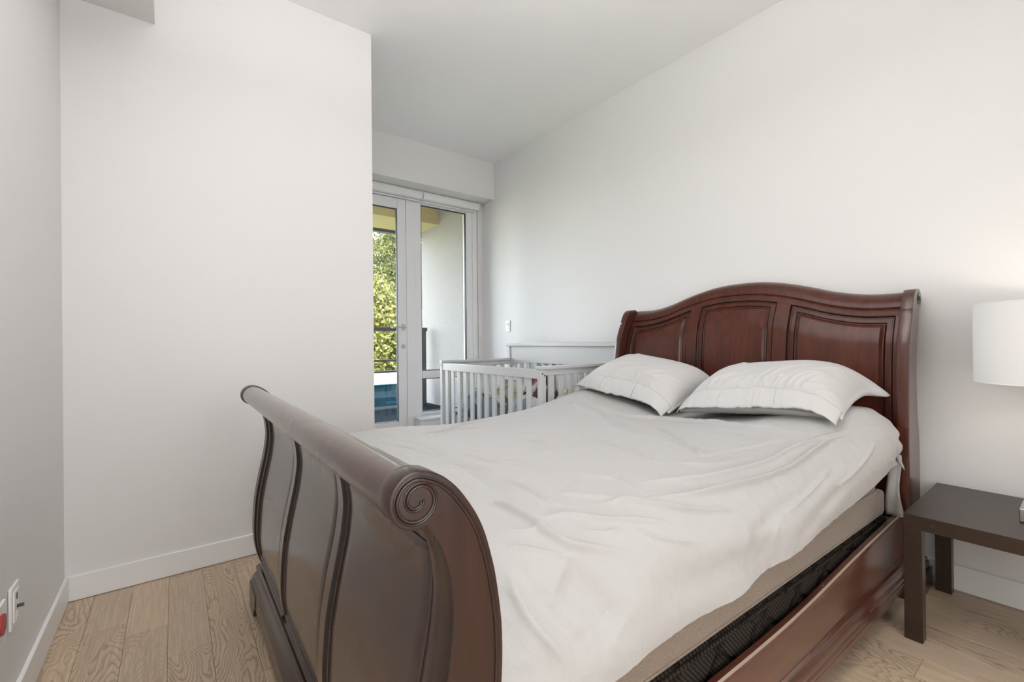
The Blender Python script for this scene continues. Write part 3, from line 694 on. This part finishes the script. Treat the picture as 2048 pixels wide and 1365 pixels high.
FOLDS = [(0.016, 0.022, [(0.61, 0.108), (0.623, 0.11), (0.654, 0.115), (0.682, 0.12), (0.704, 0.123), (0.734, 0.138), (0.749, 0.165), (0.773, 0.208)]), (0.01, 0.016, [(0.667, 0.133), (0.684, 0.175), (0.708, 0.206), (0.725, 0.243), (0.749, 0.296)]), (0.014, 0.018, [(0.68, 0.231), (0.688, 0.263), (0.708, 0.288), (0.73, 0.313), (0.749, 0.343), (0.784, 0.429)]), (0.008, 0.014, [(0.63, 0.198), (0.656, 0.226), (0.682, 0.261)]), (0.017, 0.022, [(0.699, 0.298), (0.721, 0.361), (0.736, 0.429), (0.747, 0.529), (0.756, 0.629), (0.763, 0.704), (0.765, 0.752), (0.778, 0.815)]), (0.014, 0.018, [(0.662, 0.323), (0.682, 0.371), (0.699, 0.421), (0.71, 0.494), (0.719, 0.569), (0.728, 0.659), (0.752, 0.749), (0.778, 0.835)]), (0.01, 0.013, [(0.638, 0.444), (0.671, 0.479), (0.693, 0.544), (0.712, 0.619)]), (0.009, 0.013, [(0.636, 0.308), (0.649, 0.311), (0.688, 0.308)]), (0.016, 0.02, [(0.277, 0.769), (0.32, 0.734), (0.349, 0.724), (0.399, 0.702), (0.438, 0.737), (0.462, 0.777), (0.521, 0.787), (0.61, 0.742), (0.662, 0.752)]), (0.015, 0.022, [(0.292, 0.664), (0.309, 0.694), (0.373, 0.654), (0.425, 0.602), (0.488, 0.556), (0.558, 0.546), (0.63, 0.519)]), (0.01, 0.014, [(0.444, 0.449), (0.481, 0.444), (0.571, 0.429), (0.614, 0.421), (0.656, 0.419)]), (0.01, 0.012, [(0.486, 0.647), (0.521, 0.614), (0.63, 0.519), (0.632, 0.541)]), (0.008, 0.013, [(0.429, 0.338), (0.464, 0.348), (0.449, 0.388), (0.455, 0.446)]), (0.007, 0.011, [(0.501, 0.276), (0.492, 0.326), (0.497, 0.361)]), (-0.018, 0.05, [(0.76, 0.11), (0.789, 0.123), (0.828, 0.14), (0.88, 0.155)]), (-0.016, 0.055, [(0.832, 0.213), (0.878, 0.306), (0.917, 0.406), (0.928, 0.504)]), (-0.008, 0.03, [(0.845, 0.421), (0.828, 0.501), (0.817, 0.589)]), (-0.007, 0.025, [(0.832, 0.561), (0.817, 0.659), (0.815, 0.739)]), (0.007, 0.02, [(0.845, 0.506), (0.826, 0.617), (0.817, 0.719)]), (0.006, 0.018, [(0.878, 0.697), (0.867, 0.782), (0.847, 0.85)]), (0.006, 0.016, [(0.669, 0.08), (0.684, 0.098), (0.688, 0.123)]), (0.01, 0.014, [(0.556, 0.163), (0.606, 0.17), (0.645, 0.17), (0.662, 0.183)]), (0.007, 0.014, [(0.325, 0.213), (0.318, 0.303), (0.338, 0.381)]), (0.01, 0.018, [(0.344, 0.231), (0.325, 0.291), (0.275, 0.371), (0.279, 0.449)]), (0.008, 0.016, [(0.431, 0.188), (0.492, 0.203), (0.521, 0.233), (0.571, 0.251)]), (0.007, 0.012, [(0.333, 0.12), (0.41, 0.143), (0.486, 0.163), (0.534, 0.183)]), (-0.01, 0.03, [(0.336, 0.16), (0.431, 0.163), (0.542, 0.14), (0.61, 0.128)]), (0.008, 0.012, [(0.654, 0.569), (0.678, 0.647), (0.715, 0.714)]), (0.008, 0.01, [(0.608, 0.559), (0.643, 0.509), (0.647, 0.564)]), (0.007, 0.016, [(0.569, 0.263), (0.61, 0.278), (0.634, 0.303)]), (0.006, 0.014, [(0.699, 0.07), (0.725, 0.1), (0.754, 0.14)]), (0.006, 0.014, [(0.739, 0.233), (0.767, 0.266), (0.804, 0.323)]), (0.007, 0.012, [(0.715, 0.17), (0.732, 0.19), (0.734, 0.218)]), (0.009, 0.03, [(0.734, 0.055), (0.786, 0.055), (0.867, 0.078)]), (-0.008, 0.03, [(0.758, 0.073), (0.81, 0.085), (0.898, 0.113)]), (-0.008, 0.03, [(0.941, 0.519), (0.911, 0.619), (0.885, 0.734)])]
def vnoise(P_, scale, seed, octv=3):
    """cheap smooth value noise on 3-D points"""
    r = np.random.default_rng(seed); out = np.zeros(len(P_)); amp = 1.0
    for o in range(octv):
        for _ in range(5):
            d = r.normal(size=3); d /= np.linalg.norm(d)
            out += amp*np.sin((P_@d)*scale*(2**o)*r.uniform(0.7, 1.4)+r.uniform(0, 6.28)+1.3*np.sin((P_@r.normal(size=3))*scale*(2**o)*0.5+r.uniform(0, 6.28)))/5
        amp *= 0.5
    return out
def segdist(Q, A, B):
    d = B-A; t = np.clip(((Q-A)@d)/(d@d+1e-12), 0, 1)
    return np.linalg.norm(Q-(A+t[:, None]*d), axis=1), t
sheet = thing('bed_sheet', (-1.28, 1.38, 0.64), 'rumpled white cotton sheet spread over the mattress, hanging over the near side', 'bed sheet')
NS, NT = 440, 400
S = sheet_base(NS, NT)
Pm = S.reshape(-1, 3)
du = np.gradient(S, axis=1); dv = np.gradient(S, axis=0); Nn = np.cross(du, dv); Nn /= np.linalg.norm(Nn, axis=2)[:, :, None]+1e-12
Nn = Nn.reshape(-1, 3)
if Nn[(NT//2)*NS+NS//2, 2] < 0: Nn = -Nn
def S_at(s, t):
    i = int(round(t*(NT-1))); j = int(round(s*(NS-1))); return S[i, j]
disp = np.zeros(len(Pm)); wob = Pm+0.010*np.stack([vnoise(Pm, 11, 1, 2), vnoise(Pm, 11, 2, 2), 0*Pm[:, 0]], 1)
for h, w, st in FOLDS:
    if len(st) < 2: continue
    pts = np.array([S_at(*q) for q in st]); pts = smoothpath(pts, 3)
    k = len(pts)-1; best = np.full(len(Pm), 9.0); par = np.zeros(len(Pm))
    lo = pts.min(0)-4*w-0.02; hi = pts.max(0)+4*w+0.02
    near = np.all((wob > lo) & (wob < hi), axis=1); Q = wob[near]; b = np.full(len(Q), 9.0); pr = np.zeros(len(Q))
    for i in range(k):
        d, t_ = segdist(Q, pts[i], pts[i+1]); u = d < b; b = np.where(u, d, b); pr = np.where(u, (i+t_)/k, pr)
    taper = np.clip(np.minimum(pr, 1-pr)*4+0.10, 0, 1)
    ww = w*(0.75+0.5*np.abs(vnoise(Q, 9, int(1000*w)+len(st), 1)))
    shape = np.exp(-(b/ww)**2) if h < 0 else (1/(1+(b/(0.42*ww))**2)**1.2-0.10*np.exp(-(b/(3*ww))**2))
    disp[near] += 1.3*h*taper*shape
# broad softness plus directional small wrinkles
disp += 0.0045*vnoise(Pm, 7, 11, 2)
rid = vnoise(Pm*np.array([1.0, 0.45, 1.0])+0.03*np.stack([vnoise(Pm, 6, 5, 1), vnoise(Pm, 6, 6, 1), vnoise(Pm, 6, 7, 1)], 1), 34, 12, 2)
mask = np.clip(vnoise(Pm, 4.2, 21, 2)*1.2+0.25, 0, 1)
rid2 = vnoise(Pm*np.array([0.45, 1.0, 1.0])@np.array([[0.9, 0.43, 0], [-0.43, 0.9, 0], [0, 0, 1]]), 40, 13, 2)
disp += 0.0034*mask*(1-np.abs(rid))**2*1.4 + 0.0030*np.clip(1-mask, 0, 1)*(1-np.abs(rid2))**2
ss_ = np.tile(np.linspace(0, 1, NS), NT); tt_ = np.repeat(np.linspace(0, 1, NT), NS)
# drape ripples towards the near hem, scalloped hem at the head corner
dr = np.clip((ss_-0.78)/0.22, 0, 1)
disp += dr*0.006*np.sin(Pm[:, 1]*13+1.5*np.sin(Pm[:, 1]*5))*np.clip((ss_-0.80)*9, 0, 1)
Pn = Pm+Nn*disp[:, None]
edge = np.clip((tt_-0.955)/0.045, 0, 1)                      # ragged head-end edge
Pn[:, 1] += edge*0.010*np.sin(ss_*70)*np.clip((ss_-0.6)*4, 0, 1)
Pn[:, 0] += edge*0.006*np.sin(ss_*95+0.7)*np.clip((ss_-0.7)*5, 0, 1)
hem = np.clip((ss_-0.95)/0.05, 0, 1); Pn[:, 2] += hem*0.006*np.sin(Pm[:, 1]*9.0+0.5)
o = mk('cloth', Pn, gridfaces(NT, NS), M_SHEET, sheet, True)
md = o.modifiers.new('thickness', 'SOLIDIFY'); md.thickness = 0.0022; md.offset = 0
# sheet edge hanging at the head corner, and its small folded tip
ys = np.linspace(0, 1, 14); Vs = []
for q in ys:
    z = 0.60-0.255*q
    for x in np.linspace(-0.548+0.004*math.sin(q*6), -0.503+0.005*math.sin(q*7+1)+0.004*q, 6): Vs.append((x, 2.378+0.004*math.sin(x*160+q*5), z))
o = mk('hanging_edge', Vs, gridfaces(14, 6), M_SHEET, sheet, True); md = o.modifiers.new('thickness', 'SOLIDIFY'); md.thickness = 0.002
tip = [(-0.520, 2.352, 0.640), (-0.500, 2.345, 0.655), (-0.498, 2.350, 0.600), (-0.512, 2.358, 0.585), (-0.486, 2.356, 0.560), (-0.4835, 2.357, 0.545)]
o = mk('folded_tip', tip, [[0, 1, 2, 3], [3, 2, 4, 5]], M_SHEET, sheet, True); md = o.modifiers.new('thickness', 'SOLIDIFY'); md.thickness = 0.003

# ------------------------------------------------------------------ pillows
def pillow(label, c, A, B, hw, hh, th, seed, creases, hemw=0.085, ear=None, top_sharp=1.0):
    """c centre, A unit width direction, B unit direction from front hem up to the headboard"""
    A = np.array(A, float); A /= np.linalg.norm(A); B = np.array(B, float); B -= A*np.dot(A, B); B /= np.linalg.norm(B); Nv = np.cross(A, B)
    if Nv[2] < 0: Nv = -Nv
    t = thing('pillow', tuple(c), label, 'pillow', 'white pillows against the headboard')
    n1, n2 = 190, 140
    U, V_ = np.meshgrid(np.linspace(-1, 1, n1), np.linspace(-1, 1, n2))
    e = 0.56
    T = (np.clip(1-np.abs(U)**4.6, 0, 1)**e)*(np.clip(1-np.abs(V_)**3.6, 0, 1)**e)
    # corners pull out, sides pull in
    pin = 1-0.075*(1-V_**2)*np.abs(U)**3; pin2 = 1-0.085*(1-U**2)*np.abs(V_)**3
    a = U*hw*pin; b = V_*hh*pin2
    if ear is not None:
        eu, ev, dx, dz, rad = ear
        g = np.exp(-(((U-eu)**2+(V_-ev)**2)/rad**2)); a = a+g*dx; bz = g*dz
    else: bz = 0
    r = np.random.default_rng(seed)
    Q = np.stack([U.ravel()*hw, V_.ravel()*hh, np.zeros(U.size)], 1)
    Qw = Q+0.006*np.stack([vnoise(Q, 22, seed, 2), vnoise(Q, 22, seed+1, 2), np.zeros(len(Q))], 1)
    cr = np.zeros(len(Q))
    for pts, h, w in creases:
        P3 = np.array([(u*hw, v*hh, 0) for u, v in pts]); P3 = smoothpath(P3, 3); k = len(P3)-1
        bd = np.full(len(Q), 9.0); pr = np.zeros(len(Q))
        for i in range(k):
            d, t_ = segdist(Qw, P3[i], P3[i+1]); u_ = d < bd; bd = np.where(u_, d, bd); pr = np.where(u_, (i+t_)/k, pr)
        cr += h*np.clip((1-pr)*2.2, 0, 1)*np.clip(pr*10+0.35, 0, 1)/(1+(bd/w)**2)
    cr += 0.0035*vnoise(Q, 16, seed+5, 2); cr = cr.reshape(U.shape)
    edgef = np.clip(T*3.5, 0, 1)
    vt = []
    for sgn in (1, -1):
        z = sgn*th*T*(1.0 if sgn > 0 else 0.52)+bz+(cr*edgef if sgn > 0 else 0.3*cr*edgef)
        z = z-0.014*(U**2)-0.045*(np.abs(U)**5)*(0.35+0.65*np.clip(V_, 0, 1)**2)
        P_ = np.array(c)+a[..., None]*A+b[..., None]*B+z[..., None]*Nv
        vt.append(P_)
    top = gridfaces(n2, n1); botf = gridfaces(n2, n1, True)+n1*n2
    Vv = np.concatenate([vt[0].reshape(-1, 3), vt[1].reshape(-1, 3)])
    idx = np.arange(n1*n2).reshape(n2, n1)
    ring = np.concatenate([idx[0, :], idx[1:, -1], idx[-1, -2::-1], idx[-2:0:-1, 0]]); nx = np.roll(ring, -1)
    side = np.stack([ring, ring+n1*n2, nx+n1*n2, nx], 1)
    body = mk('case', Vv, np.concatenate([top, botf, side]), M_PILLOW, t, True)
    # open hem band: continues the case over the front edge
    vr = np.linspace(0, 1, 12); us = np.linspace(-0.985, 0.985, n1); H = np.zeros((12, n1, 3))
    row0 = int((1-0.86)/2*(n2-1)); 
    for k, q in enumerate(vr):
        for j, u in enumerate(us):
            jj = int(round((u+1)/2*(n1-1)))
            p0 = vt[0][row0, jj]
            # leave the pillow tangentially, then hang slightly
            adv = hemw*q
            dirv = -B*0.86-Nv*(0.42+0.34*q)*(1-0.75*abs(u)**3)
            ruff = 0.003*math.sin(u*17+seed+2*math.sin(u*5))*q+0.0016*math.sin(u*41+2*seed+3*math.sin(u*9))*math.sqrt(q+0.05)+0.006*q*math.sin(u*6+seed)
            H[k, j] = p0+Nv*(0.0035+ruff)+dirv*adv*(1+0.10*math.sin(u*5+seed))
    o = mk('hem_band', H.reshape(-1, 3), gridfaces(12, n1), M_PILLOW, t, True); md = o.modifiers.new('thickness', 'SOLIDIFY'); md.thickness = 0.003
    st = H[0]+Nv*0.0022; 
    v, f = tubeg(st[::2], 0.0016, 5); mk('seam', v, f, M_PILLOW, t, True, 80)
    return t
def mkcreases(seed, us, lean, ln, h=0.014, w=0.0075):
    r = np.random.default_rng(seed); out = []
    for u in us:
        u += r.uniform(-0.03, 0.03); L_ = ln*r.choice([0.35, 0.6, 0.85, 1.1])*r.uniform(0.85, 1.15); d = lean*r.uniform(0.7, 1.3)
        out.append(([(u, -0.86), (u+d*0.25, -0.86+L_*0.4), (u+d*0.65, -0.86+L_*0.75), (u+d*1.1, -0.86+L_)], h*r.uniform(0.6, 1.2), w*r.uniform(0.7, 1.4)))
    return out
cR = mkcreases(3, [-0.78, -0.68, -0.56, -0.47, -0.36, -0.12, 0.02, 0.10, 0.18, 0.30, 0.36, 0.44, 0.50, 0.58, 0.64, 0.70], 0.34, 0.80)
cR += [([(-0.60, 0.75), (-0.72, 0.2), (-0.85, -0.4)], 0.008, 0.015), ([(-0.45, 0.75), (-0.55, 0.1), (-0.72, -0.5)], 0.007, 0.014), ([(0.86, 0.3), (0.75, -0.2), (0.80, -0.7)], 0.010, 0.02), ([(0.9, 0.6), (0.7, 0.1), (0.45, -0.25)], 0.007, 0.02)]
pillow('white pillow with wide open hem, nearer the nightstand, overlapping the other pillow', (-0.935, 2.225, 0.835), (1, -0.02, 0.075), (0.05, 0.95, 0.24), 0.346, 0.232, 0.124, 3, cR, ear=(1.0, 0.95, 0.035, -0.03, 0.22))
cL = mkcreases(9, [-0.55, -0.30, -0.18, -0.06, 0.05, 0.16, 0.24, 0.32, 0.40, 0.48, 0.56], 0.36, 0.78)
cL += [([(-0.7, 0.7), (-0.62, 0.1), (-0.60, -0.5)], 0.006, 0.02), ([(-0.5, 0.8), (-0.42, 0.2), (-0.45, -0.5)], 0.006, 0.02)]
pillow('white pillow farther from the nightstand, beside the crib', (-1.620, 2.205, 0.846), (1, -0.06, -0.125), (0.05, 0.94, 0.26), 0.340, 0.232, 0.110, 9, cL)

# ------------------------------------------------------------------ side table and lamp
t = thing('side_table', (-0.160, 2.370, 0.0), 'square black-brown side table standing beside the bed', 'table')
tx0, tx1, ty0, ty1 = -0.4365, 0.1135, 2.098, 2.648
box('table_top', (tx0, ty0, 0.400), (tx1, ty1, 0.450), M_ESP, t, b=0.0012)
for xa in (tx0, tx1-0.05):
    for ya in (ty0, ty1-0.05): box('leg', (xa, ya, 0.0), (xa+0.05, ya+0.05, 0.3995), M_ESP, t, b=0.0010)
v, f = tubeg([(-0.358, ty0+0.002, 0.428), (-0.358, ty0-0.0006, 0.428)], 0.0035, 12); mk('screw_cover', v, f, M_GREY, t, True, 40)

LX, LY = -0.101, 2.368
t = thing('table_lamp', (LX, LY, 0.450), 'table lamp with white drum shade and steel base on the side table', 'lamp')
box('base', (LX-0.072, LY-0.072, 0.4505), (LX+0.072, LY+0.072, 0.496), M_STEEL, t, b=0.0025)
v, f = revolve([(0.0, 0.496), (0.011, 0.496), (0.011, 0.900), (0.018, 0.904), (0.018, 0.955), (0.0, 0.957)], LX, LY, 24); mk('stem', v, f, M_STEEL, t, True, 40)
msh = bpy.data.materials.new('lampshade_fabric'); msh.use_nodes = True; nt = msh.node_tree; nt.nodes.clear()
out = nt.nodes.new('ShaderNodeOutputMaterial'); d1 = nt.nodes.new('ShaderNodeBsdfDiffuse'); t1 = nt.nodes.new('ShaderNodeBsdfTranslucent'); mx = nt.nodes.new('ShaderNodeMixShader')
d1.inputs[0].default_value = (0.88, 0.87, 0.85, 1); t1.inputs[0].default_value = (0.80, 0.79, 0.77, 1); mx.inputs[0].default_value = 0.16
nt.links.new(d1.outputs[0], mx.inputs[1]); nt.links.new(t1.outputs[0], mx.inputs[2]); nt.links.new(mx.outputs[0], out.inputs[0])
RS = 0.186; ZS0, ZS1 = 0.921, 1.203
v, f = revolve([(RS, ZS0), (RS, ZS1), (RS-0.0015, ZS1), (RS-0.0015, ZS0), (RS, ZS0)], LX, LY, 72); mk('shade', v, f, msh, t, True, 40)
rings = [tubeg([(LX+(RS-0.001)*math.cos(a), LY+(RS-0.001)*math.sin(a), z) for a in np.linspace(0, 2*math.pi, 73)], 0.0022, 6) for z in (ZS0+0.002, ZS1-0.002)]
for v, f in rings: mk('shade_rim', v, f, M_PLASTIC, t, True, 80)
sp = [tubeg([(LX, LY, 0.945), (LX+(RS-0.002)*math.cos(a), LY+(RS-0.002)*math.sin(a), 0.945)], 0.0015, 6) for a in (0.4, 2.5, 4.6)]
v, f = merged(*sp); mk('spider', v, f, M_STEEL, t, True, 80)
mb = bpy.data.materials.new('lit_bulb'); mb.use_nodes = True; P(mb).inputs['Emission Color'].default_value = (1, 0.90, 0.76, 1); P(mb).inputs['Emission Strength'].default_value = 3.0; P(mb).inputs['Base Color'].default_value = (1, 1, 1, 1)
v, f = revolve([(0.0, 0.958), (0.013, 0.960), (0.015, 0.985), (0.026, 1.010), (0.030, 1.035), (0.026, 1.058), (0.014, 1.072), (0.0, 1.077)], LX, LY, 20); mk('bulb', v, f, mb, t, True, 60)
lamp = light('lamp_bulb_light', 'POINT', (LX, LY, 1.10), (LX, LY, 0), 1.25, 0.022, color=(1.0, 0.90, 0.78))

# ------------------------------------------------------------------ crib with bedding
CX0, CX1, CY0, CY1 = -3.415, -2.098, 1.812, 2.572
t = crib = thing('crib', (-2.75, 2.19, 0.0), 'white slatted baby crib between the bed and the window', 'crib')
for xa in (CX0, CX1-0.036):
    pz = 0.905
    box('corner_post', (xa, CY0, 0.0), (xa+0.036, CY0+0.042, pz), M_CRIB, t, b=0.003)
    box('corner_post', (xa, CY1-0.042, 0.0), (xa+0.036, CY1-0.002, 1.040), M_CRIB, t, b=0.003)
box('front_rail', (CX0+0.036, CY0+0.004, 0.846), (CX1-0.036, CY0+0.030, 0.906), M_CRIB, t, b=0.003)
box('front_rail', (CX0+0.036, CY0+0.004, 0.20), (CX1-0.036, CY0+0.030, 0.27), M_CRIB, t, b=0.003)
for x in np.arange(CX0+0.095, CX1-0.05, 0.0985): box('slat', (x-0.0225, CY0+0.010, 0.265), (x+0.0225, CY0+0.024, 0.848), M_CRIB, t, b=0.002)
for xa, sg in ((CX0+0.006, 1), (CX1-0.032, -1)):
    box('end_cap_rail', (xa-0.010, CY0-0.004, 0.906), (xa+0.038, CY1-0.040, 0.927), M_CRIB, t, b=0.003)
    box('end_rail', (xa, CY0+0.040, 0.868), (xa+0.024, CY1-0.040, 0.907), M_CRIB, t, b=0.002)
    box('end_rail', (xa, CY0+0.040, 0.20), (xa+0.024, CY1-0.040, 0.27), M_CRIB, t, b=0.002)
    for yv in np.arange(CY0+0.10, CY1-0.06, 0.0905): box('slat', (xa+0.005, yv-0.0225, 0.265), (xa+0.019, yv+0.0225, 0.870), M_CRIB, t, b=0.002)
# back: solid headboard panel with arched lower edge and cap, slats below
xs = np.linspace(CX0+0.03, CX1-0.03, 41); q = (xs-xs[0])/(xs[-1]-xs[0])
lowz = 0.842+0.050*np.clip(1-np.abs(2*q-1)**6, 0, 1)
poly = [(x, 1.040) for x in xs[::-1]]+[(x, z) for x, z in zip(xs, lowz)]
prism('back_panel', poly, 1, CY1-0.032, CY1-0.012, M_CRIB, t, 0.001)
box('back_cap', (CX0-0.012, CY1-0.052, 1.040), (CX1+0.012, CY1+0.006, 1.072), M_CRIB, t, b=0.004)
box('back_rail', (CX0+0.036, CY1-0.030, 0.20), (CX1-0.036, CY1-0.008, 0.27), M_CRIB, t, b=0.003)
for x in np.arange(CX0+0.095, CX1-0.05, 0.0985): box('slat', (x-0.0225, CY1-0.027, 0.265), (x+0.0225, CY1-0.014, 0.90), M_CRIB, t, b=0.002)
box('mattress_support', (CX0+0.04, CY0+0.045, 0.36), (CX1-0.04, CY1-0.045, 0.375), M_CRIB, t, b=0.002)
for (xx, yy_, zz, ax) in ((CX1, CY0+0.012, 0.880, 0), (CX1, CY0+0.030, 0.868, 0), (CX0+0.018, CY0, 0.885, 1), (CX0+0.018, CY0, 0.540, 1)):
    d = (0.0015, 0, 0) if ax == 0 else (0, -0.0015, 0)
    v, f = tubeg([(xx-d[0], yy_-d[1], zz), (xx+d[0], yy_+d[1], zz)], 0.0055, 10); o = mk('bolt', v, f, M_GREY, t, True, 40); o['label'] = 'dark bolt head'
cm = thing('crib_mattress', (-2.75, 2.19, 0.376), 'thin white crib mattress under the patterned blankets', 'mattress')
box('body', (CX0+0.045, CY0+0.05, 0.3765), (CX1-0.045, CY1-0.05, 0.480), M_SHEET, cm, b=0.02, seg=3)

def printed(name, bg_, cols, scale):
    m = cloth(name, bg_, big=0.3); v = coords(m)
    w = noise(m, v, scale*0.7, 3, 0.6, 0.5)
    dv_ = N(m, 'ShaderNodeVectorMath', operation='ADD'); L(m, v, dv_.inputs[0]); sc_ = N(m, 'ShaderNodeVectorMath', operation='SCALE'); L(m, w.outputs[1], sc_.inputs[0]); sc_.inputs['Scale'].default_value = 0.07; L(m, sc_.outputs[0], dv_.inputs[1])
    vo = N(m, 'ShaderNodeTexVoronoi'); vo.inputs['Scale'].default_value = scale; L(m, dv_.outputs[0], vo.inputs['Vector'])
    sp_ = N(m, 'ShaderNodeSeparateColor'); L(m, vo.outputs['Color'], sp_.inputs[0])
    st = [(0.0, bg_)]; n = len(cols)
    for i, c in enumerate(cols): st.append((0.22+0.74*i/n, c))
    c = ramp(m, sp_.outputs[0], st, 'CONSTANT')
    ln = ramp(m, vo.outputs['Distance'], [(0.0, (0.5, 0.5, 0.5)), (0.12, (1, 1, 1)), (0.45, (1, 1, 1)), (0.62, (0.75, 0.75, 0.72))])
    L(m, mixc(m, 1.0, c, ln, 'MULTIPLY'), P(m).inputs['Base Color']); return m
M_BL1 = printed('olive_printed_fabric', (0.56, 0.55, 0.48), [(0.40, 0.38, 0.20), (0.60, 0.60, 0.42), (0.70, 0.69, 0.62), (0.22, 0.20, 0.15)], 11)
M_BL2 = printed('blue_grey_printed_fabric', (0.58, 0.60, 0.62), [(0.26, 0.34, 0.42), (0.42, 0.50, 0.56), (0.66, 0.68, 0.68), (0.45, 0.44, 0.28), (0.12, 0.16, 0.22)], 10)
M_BL3 = printed('maroon_printed_fabric', (0.45, 0.40, 0.36), [(0.17, 0.03, 0.03), (0.05, 0.03, 0.03), (0.50, 0.45, 0.40), (0.10, 0.06, 0.05)], 16)
def heap(name, cx_, cy_, ax_, ay_, z0, h, m, label, seed, cat='blanket'):
    t = thing(name, (cx_, cy_, z0), label, cat)
    n = 90; U, V_ = np.meshgrid(np.linspace(-1, 1, n), np.linspace(-1, 1, n))
    r = np.clip(np.maximum(np.abs(U)**2.5+np.abs(V_)**2.5, 1e-6)**0.4, 0, 1.42)
    Q = np.stack([cx_+U.ravel()*ax_, cy_+V_.ravel()*ay_, np.zeros(U.size)], 1)
    w = vnoise(Q, 9, seed, 3).reshape(U.shape); w2 = (1-np.abs(vnoise(Q, 15, seed+3, 2).reshape(U.shape)))**2
    env = np.clip(1-r**3.0, 0, 1)**0.55
    Z_ = z0+0.004+h*env*(0.78+0.28*w+0.22*w2)
    X = cx_+U*ax_*(1+0.03*w); Y_ = cy_+V_*ay_*(1+0.03*w2)
    Vt = np.stack([X, Y_, Z_], -1).reshape(-1, 3)
    o = mk('cloth', Vt, gridfaces(n, n), m, t, True); md = o.modifiers.new('thickness', 'SOLIDIFY'); md.thickness = 0.004; md.offset = 1
heap('blanket', -3.04, 2.01, 0.30, 0.135, 0.480, 0.215, M_BL2, 'blue-grey and white printed blanket at the front of the crib', 5)
heap('blanket', -2.40, 2.015, 0.25, 0.135, 0.480, 0.205, M_BL2, 'blue-grey and white printed blanket at the crib end nearer the bed', 15)
heap('quilt', -3.075, 2.33, 0.25, 0.155, 0.480, 0.270, M_BL1, 'olive and cream printed quilt heaped at the back of the crib', 25, 'quilt')
heap('printed_cloth', -2.705, 2.33, 0.15, 0.150, 0.480, 0.300, M_BL3, 'small dark maroon printed cloth on top of the crib heap', 35, 'cloth')
heap('blanket', -2.335, 2.34, 0.18, 0.145, 0.480, 0.230, M_BL1, 'olive and cream printed blanket bunched by the crib\'s bed end', 45)
